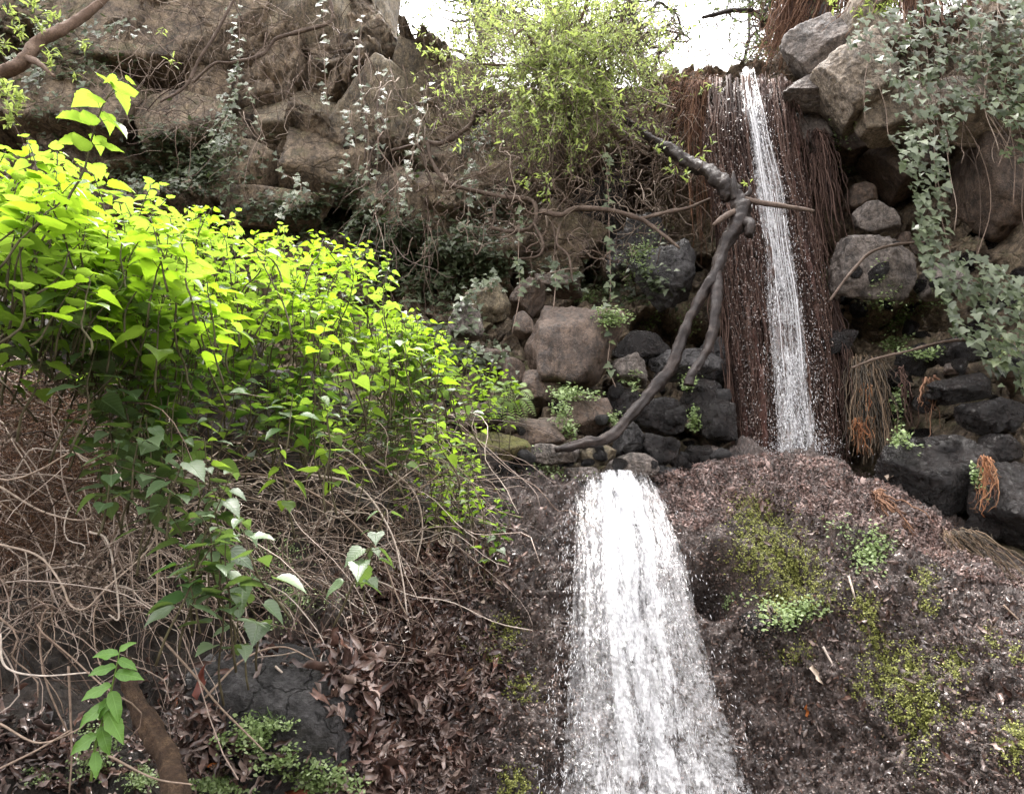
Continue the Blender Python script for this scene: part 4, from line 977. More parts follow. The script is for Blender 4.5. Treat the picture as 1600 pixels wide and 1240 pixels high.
single_leaf(1268, 1118, None, .08, LITTER[2], org, 'orange leaf stuck low on the dome', yaw=1.5)
single_leaf(1275, 1040, None, .16, LITTER[3], tan_, 'pinkish leaf under the maidenhair tuft on the dome', yaw=-.8)
# sticks lying on the dome
def stick(pts, r, mat, label, name='stick', k=20, cat='stick', m=6, taper=.5):
    C = pxcurve(pts, k); u = float(upp(C[0])); rr = r * u * np.linspace(1, taper, k)
    V, F = tubes(C[None], rr[None], m); o = meshobj(name, V, F, M[mat], None, origin=C[0], attr={'rnd': np.full(len(V), .8)}); return tag(o, label, cat)
def on(px, py, d=.03):
    h = cast(px, py); q = h[0] + h[1] * d; return (px, py, q[1])
stick([on(1286, 1010), on(1300, 1035), on(1320, 1062)], 2.2, 'dry_o', 'long pale stick lying on the dome under the bright tuft')
stick([on(1326, 900), on(1332, 920), on(1336, 935)], 2.2, 'dry_o', 'short pale stick below the grey green tuft on the dome')
stick([on(1160, 985), on(1166, 1002)], 2.5, 'dry_o', 'short white stick below the wet stone on the dome')
stick([on(1568, 945), on(1592, 968)], 2.0, 'dry_o', 'thin white stick at the right edge of the dome')
# ================================================================== THE DEAD BRANCH AND WOODY THINGS
def limb(par, name, pts, radii, mat, k=50, m=12, gnarl=.18, seed=0):
    """pts (px,py,Y) ; radii in photo pixels"""
    C = pxcurve(pts, k); u = float(upp(C[0])); rr = cr(np.array(radii, float), np.linspace(0, len(radii) - 1, k)) * u
    V, F = tubes(C[None], rr[None], m); Cc = np.repeat(C, m, 0)
    nz = fbm(V * 14, 3, seed) * .7 + fbm(V * 45, 3, seed + 3) * .35
    aa = np.tile(np.arange(m) * 2 * np.pi / m, k); ss = np.repeat(np.linspace(0, 1, k), m) * np.linalg.norm(np.diff(C, axis=0), axis=1).sum()
    nz = nz + .8 * fbm(np.stack([np.cos(aa) * 2.4, np.sin(aa) * 2.4, ss * 5 + seed], -1), 3, seed + 8, .6)
    V = Cc + (V - Cc) * (1 + gnarl * nz)[:, None]
    o = meshobj(name, V, F, M[mat], par, origin=C[0]) if par is not None else meshobj(name, V, F, M[mat], None, origin=C[0])
    return o, C
db = thing('dead_branch', P(880, 700, 5.9), 'long dark dead branch leaning from the rock pile up to the root curtain', 'branch')
limb(db, 'main_limb', [(868, 703, 5.75), (905, 694, 5.8), (950, 684, 5.82), (985, 650, 5.9), (1022, 606, 6.0), (1050, 570, 6.05), (1068, 520, 6.1), (1092, 468, 6.15), (1116, 430, 6.2), (1132, 385, 6.25), (1152, 352, 6.3), (1158, 325, 6.35), (1148, 300, 6.4)], [4, 7, 9, 8.5, 9.5, 9, 8.5, 10, 9.5, 12, 15, 18, 12], 'bark_wet', 150, 20, .32, 1)
limb(db, 'broken_fork', [(1122, 425, 6.2), (1120, 470, 6.1), (1114, 515, 6.05), (1098, 560, 6.0), (1080, 585, 5.95), (1077, 602, 5.95)], [7, 8, 7, 6, 6.5, 7], 'bark_wet', 80, 16, .3, 2)
limb(db, 'upper_limb', [(1148, 305, 6.4), (1120, 278, 6.5), (1080, 255, 6.7), (1045, 232, 6.9), (1000, 205, 7.2), (950, 165, 7.6)], [14, 12, 10, 9, 6, 3], 'bark_wet', 90, 16, .35, 3)
limb(db, 'side_branch', [(1150, 308, 6.35), (1185, 316, 6.25), (1225, 322, 6.15), (1250, 326, 6.1), (1272, 330, 6.05)], [4.5, 4.5, 4, 3.5, 2], 'bark_dull', 30, 8, .2, 4)
limb(db, 'spike', [(1150, 312, 6.35), (1147, 290, 6.33), (1146, 268, 6.32)], [8, 6, 1.5], 'bark_wet', 16, 8, .2, 5)
limb(db, 'short_stub', [(1150, 330, 6.32), (1130, 340, 6.2), (1114, 352, 6.15)], [6, 5, 2.5], 'bark_dull', 16, 8, .2, 6)
limb(db, 'short_stub', [(1158, 345, 6.3), (1172, 352, 6.2), (1170, 368, 6.18)], [8, 8, 6], 'bark_wet', 16, 8, .3, 7)
limb(db, 'short_stub', [(1162, 310, 6.35), (1172, 300, 6.3), (1170, 292, 6.3)], [5, 4, 2], 'bark_wet', 12, 8, .3, 8)
lg, _ = limb(None, 'log', [(196, 1035, 2.95), (205, 1080, 2.85), (232, 1130, 2.72), (262, 1185, 2.6), (276, 1245, 2.45), (284, 1330, 2.3)], [11, 12, 13.5, 14.5, 15, 15], 'bark_log', 160, 40, .2, 9); tag(lg, 'curved brown rotting log at the bottom left', 'log')
tl = thing('cliff_tree_limb', P(-40, 130, 7.0), 'bare brown tree limb crossing the upper left corner', 'branch')
limb(tl, 'main_limb', [(-60, 130, 6.6), (0, 114, 6.6), (35, 98, 6.6), (58, 68, 6.65), (95, 48, 6.7), (130, 26, 6.8), (165, -5, 6.9), (200, -50, 7)], [12, 11, 11, 10, 9, 8, 7, 6], 'bark', 60, 12, .2, 10)
limb(tl, 'side_branch', [(40, 90, 6.6), (62, 100, 6.5), (85, 120, 6.4)], [6, 4, 2], 'bark', 20, 8, .2, 11)
BR = [
 ('twisted brown branch bending over the pale angular block', [[(742, 168, 7.3), (735, 195, 7.3), (712, 212, 7.3), (690, 224, 7.35), (668, 222, 7.4)], [(668, 222, 7.4), (676, 255, 7.35), (700, 285, 7.3), (740, 298, 7.25), (790, 308, 7.2), (828, 312, 7.2), (838, 330, 7.15), (830, 355, 7.1), (800, 362, 7.1), (768, 356, 7.1)]], [5.5, 5, 5, 4.5, 4.5]),
 ('long bare branch reaching right in front of the dark hollow', [[(845, 330, 7.0), (875, 336, 6.9), (900, 326, 6.85), (950, 328, 6.8), (1000, 342, 6.7), (1030, 362, 6.65), (1062, 388, 6.6)], [(1000, 342, 6.7), (1040, 332, 6.7), (1078, 324, 6.7), (1110, 310, 6.7)]], [5, 5, 4.5, 3.5, 2]),
 ('pale hanging vine stem curling left of the notch', [[(650, 225, 7.5), (625, 232, 7.5), (610, 236, 7.5)], [(652, 225, 7.45), (665, 260, 7.4), (672, 285, 7.4), (650, 300, 7.4)]], [3, 3, 2.5]),
 ('bare branch rising over the upper left cliff face', [[(300, 130, 7.2), (335, 100, 7.2), (365, 98, 7.2), (410, 85, 7.3), (430, 62, 7.3), (460, 52, 7.3), (505, 40, 7.3), (520, 25, 7.3), (516, 0, 7.3)]], [3, 3, 3.5, 3.5, 3.5, 4]),
 ('slim grey stem slanting across the left cliff', [[(250, 160, 6.9), (290, 135, 6.9), (310, 95, 6.9), (330, 65, 6.9), (350, 30, 6.9), (370, -10, 6.9)]], [2.5, 3, 3, 3, 3]),
 ('thin dark stick over the slanting grey boulder', [[(1296, 470, 6.3), (1330, 425, 6.35), (1360, 395, 6.4), (1400, 382, 6.45), (1450, 378, 6.4)]], [2.5, 3, 3, 3, 2]),
 ('dark wiry root across the right stone pile', [[(1330, 575, 6.3), (1370, 560, 6.25), (1420, 548, 6.2), (1470, 535, 6.15), (1510, 530, 6.1)]], [2, 2.5, 2.5, 2.5, 3]),
 ('bent twigs hanging below the twisted branch', [[(835, 350, 7.1), (848, 380, 7.0), (840, 400, 7.0), (800, 405, 7.0)], [(875, 350, 7.0), (870, 380, 6.95), (888, 400, 6.9), (895, 440, 6.9)], [(770, 320, 7.1), (772, 345, 7.1), (760, 362, 7.1)], [(862, 345, 7.0), (868, 372, 7.0), (866, 400, 7.0)]], [3.5, 3, 2.5, 2]),
 ('curved root hanging at the cliff notch', [[(595, 130, 7.6), (590, 170, 7.5), (600, 200, 7.45), (580, 240, 7.4), (575, 290, 7.4)], [(560, 60, 7.7), (562, 120, 7.6), (572, 180, 7.5), (570, 250, 7.4)]], [2.5, 2.5, 2, 2]),
]
for lb, segs, rd in BR:
    t = thing('bare_branch', P(*segs[0][0]), lb, 'branch')
    for j, s in enumerate(segs): limb(t, 'main_limb' if j == 0 else 'side_branch', s, [r_ * (.78 if j == 0 else .6) for r_ in rd], 'bark_dull', 60, 10, .35, 30 + j)

def twigs(poly, n, Y0, Y1, ln, r, mat, label, name='twig_tangle', cat='twigs', k=10, amp=.06, direction=None, singles=20, spread=1.0, par=None):
    p = sample_poly(poly, n); Y = rng.uniform(Y0, Y1, n); A = P(p[:, 0], p[:, 1], Y); u = float(upp(A[0]))
    d = rng.normal(size=(n, 3)) * spread
    if direction is not None: d = d * .6 + np.array(direction)
    d /= np.linalg.norm(d, axis=1, keepdims=True)
    L = rng.uniform(ln[0], ln[1], n); B = A + d * L[:, None]
    C = wob(A, B, k, amp * L / ln[1], .08 * L); rad = rng.uniform(r[0], r[1], (n, 1)) * np.linspace(1, .45, k)[None]
    t = par or thing(name, A[0], label, cat)
    for i in range(min(singles, n)):
        V, F = tubes(C[i:i + 1], rad[i:i + 1] * 1.5, 5); meshobj('twig', V, F, M[mat], t, origin=C[i, 0], attr={'rnd': np.full(len(V), rng.random())})
    V, F = tubes(C[singles:], rad[singles:], 3); tag(meshobj('fine_twigs', V, F, M[mat], t, attr={'rnd': np.repeat(rng.random(n - singles), k * 3)}), kind='stuff')
    return t, C

# ------------------------------------------------------------------ the overhanging bush at the top
ob = thing('overhanging_bush', P(900, 125, 8.3), 'pale green narrow leaved bush spilling over the cliff top', 'bush')
base = P(900, 110, 8.4)
WB = [(700, 20, 40, 60, .6), (720, 180, 40, 40, .4), (790, 260, 50, 30, .5), (940, 250, 60, 30, .5), (1030, 110, 40, 60, .8), (730, 60, 60, 60, 1.2), (820, 60, 80, 70, 2.2), (900, 40, 90, 70, 2.4), (960, 90, 80, 70, 1.8), (800, 150, 70, 50, 1.8), (870, 140, 70, 50, 2.0), (840, 210, 60, 40, 1.7), (900, 200, 70, 45, 1.2), (990, 160, 60, 50, .9), (860, 245, 40, 26, 1.0), (740, 130, 40, 50, .6), (1010, 30, 50, 50, 1.0)]
tips = sample_blobs(WB, 560, spread=.72); Yt = rng.uniform(6.3, 8.0, 560); T3 = P(tips[:, 0], tips[:, 1], Yt)
for j, q in enumerate([(740, 60), (820, -30), (930, -40), (1010, 60), (960, 190), (850, 160), (780, 150)]):
    e = P(q[0], q[1], 7.3); C = wob([base + rng.normal(size=3) * .1], [e], 20, .12, -.25); V, F = tubes(C, np.linspace(.035, .01, 20)[None], 7); meshobj('limb', V, F, M['bark'], ob, origin=C[0, 0])
st = base + (T3 - base) * rng.uniform(.25, .55, (560, 1)) + rng.normal(size=(560, 3)) * .12
C = wob(st, T3, 10, .09, -.14); V, F = tubes(C, rng.uniform(.003, .008, (560, 1)) * np.linspace(1, .4, 10)[None], 3)
tag(meshobj('fine_twigs', V, F, M['twig'], ob, attr={'rnd': np.repeat(rng.random(560), 30)}), kind='stuff')
# leafy sprays at the tips
per = 32; n = 560 * per; idx = np.repeat(np.arange(560), per); tt = rng.uniform(.45, 1.02, n); ki = np.clip((tt * 9).astype(int), 0, 8); fr = (tt * 9 - ki)[:, None]
pos = C[idx, ki] * (1 - fr) + C[idx, np.minimum(ki + 1, 9)] * fr; dr = C[idx, np.minimum(ki + 1, 9)] - C[idx, ki]; dr /= np.linalg.norm(dr, axis=1, keepdims=True) + 1e-6
D = dr * .5 + rng.normal(size=(n, 3)) * .75 + np.array([0, 0, .15]); up = np.tile([0, -.3, 1.0], (n, 1)) + rng.normal(size=(n, 3)) * .45
pos += rng.normal(size=(n, 3)) * .02
sz = rng.uniform(.03, .07, n); Mx = basis_dir(D, up)
wl = [build_mesh('leaf', lt[0], lt[1], M['willow_o']) for lt in LANCE]
near = np.argsort(pos[:, 1] - sz * 12)[:260]
for i in near:
    o = link('leaf', wl[i % 5], ob, pos[i]); o.rotation_euler = Matrix(Mx[i].tolist()).to_euler(); o.scale = (sz[i] * 1.2,) * 3
rest = np.setdiff1d(np.arange(n), near)
V, F, rn = batch(LANCE, pos[rest], Mx[rest], sz[rest]); tag(meshobj('foliage', V, F, M['willow'], ob, attr={'rnd': rn}), kind='stuff')
twigs([(700, 60), (1060, 20), (1080, 260), (1030, 330), (800, 330), (700, 200)], 620, 6.8, 8.1, (.15, .7), (.002, .006), 'twig', 'dense bare brown twigs on the underside of the overhanging bush', amp=.10, singles=40)
twigs([(640, 150), (1080, 160), (1090, 400), (900, 420), (720, 360)], 420, 6.9, 8.0, (.2, .7), (.002, .007), 'twig', 'loose tangle of thin twigs below the overhanging bush', amp=.12, singles=60)
twigs([(170, -40), (560, -40), (540, 130), (300, 240), (180, 180)], 300, 6.8, 7.9, (.3, 1.1), (.0018, .005), 'twig', 'thin bare twigs crossing the upper left cliff', amp=.10, singles=50)
twigs([(540, 60), (720, 130), (680, 420), (560, 360)], 150, 7.0, 7.9, (.3, 1.0), (.002, .005), 'twig', 'thin hanging stems over the middle of the cliff', amp=.07, direction=(0, 0, -1.0), singles=40)
twigs([(1420, 20), (1600, 60), (1600, 330), (1500, 200)], 50, 6.0, 6.5, (.15, .4), (.001, .0022), 'twig', 'pale stems showing through the upper ivy', amp=.10, direction=(.2, 0, -.8), singles=20)
twigs([(1180, 10), (1250, 0), (1290, 110), (1200, 115)], 300, 7.6, 8.6, (.2, .6), (.002, .005), 'rust', 'rusty dry twigs beside the lip of the upper fall', amp=.07, direction=(0, 0, -.7), singles=20)
twigs([(1045, 110), (1110, 115), (1100, 200), (1060, 215)], 220, 7.5, 8.0, (.1, .4), (.002, .006), 'rust', 'matted rusty twigs over the curtain top left', amp=.07, singles=20)
# yellow-green sprays scattered on the left
def sprays(pts, Y, label, n=24, sc_=1.0, spread=14, name='leafy_spray', k_=None):
    a = P(pts[0][0], pts[0][1], Y); t = thing(name, a, label, 'plant')
    for (px, py) in pts:
        c = P(px, py, Y); u = float(upp(c)); C = wob([c + np.array([rng.normal() * .1, .1, -.12])], [c], 8, .02); V, F = tubes(C, .003, 4); meshobj('stem', V, F, M['twig'], t, origin=C[0, 0], attr={'rnd': np.full(len(V), .4)})
        for i in range(n):
            d = rng.normal(size=3) + np.array([0, 0, .5]); M_ = basis_dir(d[None], np.array([[0, -.4, 1.0]]) + rng.normal(size=(1, 3)) * .3)[0]
            o = link('leaf', wl[i % 5], t, c + rng.normal(size=3) * spread * u * .35); o.rotation_euler = Matrix(M_.tolist()).to_euler(); o.scale = (rng.uniform(.05, .09) * sc_,) * 3
sprays([(130, 70), (80, 82), (78, 100)], 6.4, 'pale sprays below the bare limb at upper left', 14)
sprays([(250, 48), (270, 98), (118, 118)], 6.4, 'tiny pale sprays on the cliff right of the bare limb', 10, .8)
sprays([(20, 20), (50, 10), (80, 25), (30, 50), (60, 40), (5, 70)], 6.2, 'pale leafy twigs in the top left corner', 22)
sprays([(5, 150), (20, 170), (12, 190), (0, 130), (25, 145)], 5.6, 'narrow leaved weeds at the left edge above the shrubs', 22)
sprays([(820, 285), (850, 280), (852, 305)], 6.5, 'small leafy spray hanging below the bush', 14, .9)
sprays([(1045, 265), (1075, 275), (1030, 235)], 6.5, 'leafy sprigs sprouting on the dead branch top', 12, .9)
sprays([(1100, 240), (1110, 220), (1170, 285)], 6.4, 'single sprigs in front of the root curtain', 6, .9)
sprays([(1360, 8), (1375, 18), (1390, 12), (1305, 5)], 6.8, 'fresh yellow green sprigs on the cliff top above the ledge', 16)
sprays([(1400, 4), (1345, 22)], 6.8, 'second tuft of fresh sprigs beside the ivy top', 16)

# ------------------------------------------------------------------ trees beyond the cliff top
def tree(px, pyb, Y, hw, H, nleaf, label, mat='bgleaf', tr=.16, lsz=(.05, .11), low=.0, seedn=0, lean=0):
    b = P(px, pyb, Y); t = thing('tree', b, label, 'tree'); top = b + np.array([lean, .3, H])
    C = wob([b + np.array([0, 0, -1.0])], [top], 24, .18); V, F = tubes(C, np.linspace(tr, tr * .2, 24)[None], 10); meshobj('trunk', V, F, M['bark_wet'], t, origin=b)
    nb = 34; i0 = rng.integers(4, 22, nb); A = C[0, i0]; ang = rng.uniform(0, 6.28, nb); L = rng.uniform(.4, 1.0, nb) * hw
    B = A + np.stack([np.cos(ang) * L, np.sin(ang) * L * .8, rng.uniform(-.1, .9, nb) * L], -1)
    Cb = wob(A, B, 14, .16, .0); rb = rng.uniform(.25, .5, (nb, 1)) * tr * np.linspace(1, .25, 14)[None]
    for i in range(nb):
        V, F = tubes(Cb[i:i + 1], rb[i:i + 1], 5); meshobj('branch', V, F, M['bark_wet'], t, origin=A[i])
    m2 = 420; q = rng.integers(0, nb, m2); j = rng.integers(4, 14, m2); A2 = Cb[q, j]; B2 = A2 + rng.normal(size=(m2, 3)) * .28 * hw * .7 + np.array([0, 0, -.05])
    C2 = wob(A2, B2, 6, .05); V, F = tubes(C2, .006, 3); tag(meshobj('fine_twigs', V, F, M['twig'], t, attr={'rnd': np.repeat(rng.random(m2) * .3, 18)}), kind='stuff')
    qi = rng.integers(0, m2, nleaf); pos = C2[qi, rng.integers(1, 6, nleaf)] + rng.normal(size=(nleaf, 3)) * .07
    V, F, rn = batch(LANCE, pos, basis(rng.normal(size=(nleaf, 3)), rng.uniform(0, 6.28, nleaf)), rng.uniform(lsz[0], lsz[1], nleaf))
    tag(meshobj('crown', V, F, M[mat], t, attr={'rnd': rn}), kind='stuff')
tree(615, 110, 10.0, 1.1, 3.2, 3800, 'dark tree seen against the sky above the cliff notch', tr=.10)
tree(700, 115, 12.0, 1.3, 3.6, 3500, 'second dark tree behind the notch, next to the bush', tr=.12)
tree(1040, 120, 11.0, 1.0, 3.4, 2200, 'ivy grown dark trunk behind the right side of the bush', tr=.10)
tree(1150, 118, 13.5, 1.5, 3.6, 1500, 'sparse pale tree hazy against the white sky by the fall', tr=.04, lsz=(.05, .09))
tree(1215, 110, 10.5, .7, 3.0, 1500, 'brownish small tree just above the fall lip', tr=.04)
tree(1275, 60, 9.0, 1.2, 3.4, 2600, 'thick dark trunk behind the crowning boulder', tr=.26)
tree(860, 118, 13.0, 2.2, 4.2, 3500, 'broad tree hidden behind the overhanging bush', tr=.14)
tree(1450, 0, 9.0, 1.8, 4.2, 5200, 'dense tree above the ivy at the upper right', tr=.2)
tree(1640, -60, 8.5, 2.0, 4.2, 4500, 'tree beyond the upper right corner over the ivy', tr=.2)
tree(300, -100, 10.0, 2.2, 4.5, 3500, 'tree on the cliff above the bare twigs', tr=.2)
tree(40, -120, 9.0, 2.4, 4.5, 4500, 'tree on the cliff over the upper left corner', tr=.2)
bundle([(1330, -60, 7.6), (1325, 0, 7.5), (1320, 55, 7.45)], 420, 'rust', 'rusty hanging dry fronds between trunk and ivy top', spread=60, amp=.03, singles=30)
bundle([(1235, -40, 7.9), (1230, 40, 7.8), (1215, 110, 7.7)], 260, 'rust', 'rusty hanging strands left of the thick trunk', spread=16, amp=.03, singles=20)
bundle([(1450, -60, 7.0), (1450, 10, 6.9), (1455, 60, 6.8)], 260, 'rust', 'rusty hanging strands above the ivy', spread=60, amp=.03, singles=20)

# ------------------------------------------------------------------ ivy
ivm = [build_mesh('leaf', a, f, M['ivy']) for a, f in IVY]
IVR = [(1335, 30), (1440, 0), (1600, -10), (1720, 60), (1720, 200), (1600, 210), (1530, 160), (1500, 200), (1492, 290), (1500, 380), (1560, 400), (1640, 440), (1680, 620), (1580, 612), (1545, 560), (1500, 520), (1478, 440), (1452, 400), (1440, 320), (1418, 260), (1412, 190), (1385, 130), (1370, 95), (1320, 80)]
def ivyY(px, py): return 6.25 - .6 * (px - 1400) / 200 * .6 + .12 * np.sin(px * .03) + .1 * np.sin(py * .02)
iv = thing('ivy_curtain', P(1440, 0, 6.4), 'great curtain of grey green ivy hanging down the right side', 'ivy')
n = 1750; p = sample_poly(IVR, n); p[:, 0] += np.interp(p[:, 1], [0, 200, 400, 620], [0, -8, -18, -10]) ; A = P(p[:, 0], p[:, 1], ivyY(p[:, 0], p[:, 1]) - rng.uniform(0, .28, n))
D = np.stack([rng.normal(size=n) * .5, -.45 + rng.normal(size=n) * .2, -.75 + rng.normal(size=n) * .25], -1); up = np.stack([rng.normal(size=n) * .3, -np.ones(n) * .9, .75 + rng.normal(size=n) * .25], -1)
Mx = basis_dir(D, up); sz = rng.uniform(.042, .098, n)
order = np.argsort(A[:, 1] - sz * 2)
for i in order[:300]:
    o = link('leaf', ivm[i % 5], iv, A[i]); o.rotation_euler = Matrix(Mx[i].tolist()).to_euler(); o.scale = (sz[i],) * 3
r_ = order[300:]; V, F, rn = batch(IVY, A[r_], Mx[r_], sz[r_]); tag(meshobj('leaves', V, F, M['ivy_s'], iv, attr={'rnd': rn}), kind='stuff')
for q in range(26):
    x0 = rng.uniform(1400, 1560); y0 = rng.uniform(-10, 60); x1 = x0 + rng.uniform(20, 80); y1 = y0 + rng.uniform(120, 380)
    C = wob([P(x0, y0, ivyY(x0, y0) + .12)], [P(x1, y1, ivyY(x1, y1) + .1)], 24, .08); V, F = tubes(C, rng.uniform(.002, .005), 5); meshobj('stem', V, F, M['twig'], iv, origin=C[0, 0], attr={'rnd': np.full(len(V), rng.random())})
# free hanging strands: (points, leaf count, label)
def strand(pts, n, label, sz=(.05, .09), Y=None, bright=False, width=8, name='ivy_strand'):
    C = pxcurve(pts, 24); t = thing(name, C[0], label, 'ivy'); u = float(upp(C[0]))
    V, F = tubes(C[None], .004, 5); meshobj('stem', V, F, M['twig'], t, origin=C[0], attr={'rnd': np.full(len(V), .6)})
    for i in range(n):
        c = cr(C, np.array([rng.uniform(0, 23)]))[0] + rng.normal(size=3) * np.array([width * u, .04, .02]) - np.array([0, .05, 0])
        M_ = basis_dir(np.array([[rng.normal() * .8, -.4, -.6]]), np.array([[rng.normal() * .3, -1.0, .45]]))[0]
        o = link('leaf', ivm[i % 5], t, c); o.rotation_euler = Matrix(M_.tolist()).to_euler(); o.scale = (rng.uniform(*sz),) * 3
STR = [([(372, -20, 7.3), (374, 60, 7.3), (372, 120, 7.25), (360, 180, 7.2), (352, 220, 7.2)], 90, 'thickest ivy strand hanging down the left cliff', 11),
 ([(352, 150, 7.2), (348, 200, 7.15), (338, 240, 7.1)], 40, 'short ivy tail left of the thickest strand', 14),
 ([(505, -10, 7.4), (506, 60, 7.4), (508, 120, 7.3), (512, 180, 7.3)], 22, 'thin ivy strand over the tall smooth olive face', 6),
 ([(565, 30, 7.6), (562, 120, 7.5), (575, 200, 7.4), (572, 290, 7.3)], 36, 'ivy strand at the left rim of the cliff notch', 8),
 ([(600, 110, 7.6), (596, 180, 7.5), (590, 250, 7.4), (585, 330, 7.3)], 34, 'ivy strand just right of the notch rim strand', 8),
 ([(668, 130, 7.6), (655, 200, 7.4), (640, 260, 7.3), (630, 330, 7.3)], 44, 'ivy strand falling left of the twisted branch', 9),
 ([(750, 190, 7.5), (745, 240, 7.4), (735, 290, 7.3), (730, 360, 7.2)], 40, 'ivy strand falling behind the twisted branch', 10),
 ([(945, 230, 6.9), (950, 300, 6.85), (952, 370, 6.8), (954, 440, 6.8), (953, 470, 6.8)], 34, 'ivy strand hanging free in front of the dark hollow', 5),
 ([(812, 330, 7.0), (810, 400, 6.9), (812, 460, 6.8), (800, 520, 6.7)], 22, 'thin ivy strand in front of the brown stone left of the largest boulder', 5),
 ([(865, 400, 6.9), (868, 440, 6.8), (865, 480, 6.6)], 10, 'short bare vine touching the largest boulder top', 6),
 ([(950, 480, 6.6), (953, 530, 6.5), (950, 570, 6.45), (962, 605, 6.4)], 7, 'wiry vine hanging right of the largest boulder', 4),
 ([(1372, 130, 6.5), (1384, 170, 6.45), (1388, 210, 6.4), (1400, 232, 6.4)], 7, 'single thin vine dangling over the angular tan block', 4),
 ([(1355, 100, 6.5), (1350, 140, 6.45), (1352, 190, 6.45)], 5, 'nearly bare vine left of the single dangling vine', 3),
 ([(1490, 120, 5.9), (1530, 160, 5.85), (1570, 220, 5.8), (1610, 280, 5.8)], 14, 'long diagonal vine crossing right of the ivy curtain', 10),
 ([(1600, 60, 5.8), (1570, 130, 5.8), (1580, 200, 5.8), (1560, 260, 5.8)], 34, 'loose ivy strand at the right edge of the photo', 14),
 ([(440, 270, 7.2), (470, 290, 7.1), (455, 320, 7.0), (430, 345, 7.0)], 34, 'ivy trailing over the dark stones beside the tan boulder', 14),
 ([(545, 170, 7.4), (548, 230, 7.3), (530, 280, 7.2)], 20, 'short ivy strand beside the flat faced boulder', 7),
 ([(385, 130, 7.2), (400, 180, 7.2), (415, 220, 7.2)], 10, 'few ivy leaves on the squared block', 8),
 ([(120, 40, 7.0), (160, 60, 7.0), (200, 40, 7.0), (240, 70, 7.0)], 34, 'ivy among twigs at the upper left', 16),
 ([(20, 90, 6.9), (60, 120, 6.9), (40, 150, 6.9)], 30, 'dark ivy under the bare limb at the left edge', 16)]
for pts, n, lb, wd in STR: strand(pts, n, lb, width=wd * .55, sz=(.045, .085))
IVG = [(250, 230, 70, 26, .8), (300, 270, 60, 30, 1.4), (250, 290, 60, 24, .8), (430, 345, 60, 24, 1.3), (530, 340, 60, 30, 1.0), (600, 370, 50, 30, 1.3), (650, 400, 50, 30, 1.3), (700, 410, 60, 30, 1.0), (740, 420, 40, 30, .7), (640, 440, 60, 30, .8), (700, 460, 40, 30, .6), (780, 430, 50, 20, .6), (560, 300, 30, 20, .5), (760, 350, 50, 40, .5), (900, 440, 50, 20, .4), (990, 450, 40, 26, .6), (700, 540, 40, 30, .7), (740, 560, 40, 20, .5), (330, 240, 40, 30, .6), (640, 260, 30, 30, .2), (150, 110, 60, 30, .3), (60, 60, 60, 60, .5), (740, 230, 30, 16, .6), (100, 190, 60, 40, .25)]
H, Nh = cast_many(sample_blobs(IVG, 6500, spread=.72)); n = len(H)
V, F, rn = batch(IVY, H + np.array([0, -.12, .02]) * rng.random((n, 1)) * 1.3, basis_dir(np.stack([rng.normal(size=n), -.5 + rng.normal(size=n) * .3, -.4 + rng.normal(size=n) * .3], -1), np.tile([0, -.8, .7], (n, 1)) + rng.normal(size=(n, 3)) * .35), rng.uniform(.035, .085, n))
tag(meshobj('ground_ivy', V, F, M['ivy_s'], attr={'rnd': rn}), 'dark carpet of small leaved ivy over the foot of the left cliff', 'ivy', kind='stuff')

# ------------------------------------------------------------------ the dry stem tangle, lower left
TG = [(-150, 560), (60, 600), (200, 700), (330, 760), (430, 690), (560, 700), (690, 660), (740, 720), (700, 820), (640, 880), (560, 940), (420, 930), (250, 960), (-150, 1020)]
def tangle_Y(px, py): return np.interp(px, [-150, 0, 200, 400, 600, 760], [2.5, 2.65, 2.9, 3.2, 3.9, 5.0])
def tangle(n, seed):
    r = np.random.default_rng(seed); p = sample_poly(TG, n, r); Y = tangle_Y(p[:, 0], p[:, 1]) + r.uniform(-.15, .75, n)
    A = P(p[:, 0], p[:, 1] - 30, Y); L = r.uniform(.25, .95, n); a = r.normal(size=n) * .9 + .45
    D = np.stack([np.sin(a), r.normal(size=n) * .35 - .1, -np.abs(np.cos(a)) * .8 + .15], -1)
    B = A + D * L[:, None]
    return wob(A, B, 16, .095 * L, -r.uniform(-.05, .22, n) * L, r)
tg = thing('dry_stem_tangle', P(250, 1080, 3.0), 'mass of tangled dry brown stems hanging under the green shrubs', 'dry stems')
C = tangle(950, 5); rad = rng.uniform(.0012, .0038, (950, 1)) * np.linspace(1, .55, 16)[None]
V, F = tubes(C, rad, 3); tag(meshobj('fine_stems', V, F, M['dry'], tg, attr={'rnd': np.repeat(rng.random(950) ** 1.1, 48)}), kind='stuff')
C = tangle(150, 6); 
for i in range(150):
    C[i, :, 1] -= .12; V, F = tubes(C[i:i + 1], rng.uniform(.002, .0042) * np.linspace(1, .6, 16)[None], 6); meshobj('stem', V, F, M['dry_o'], tg, origin=C[i, 0])
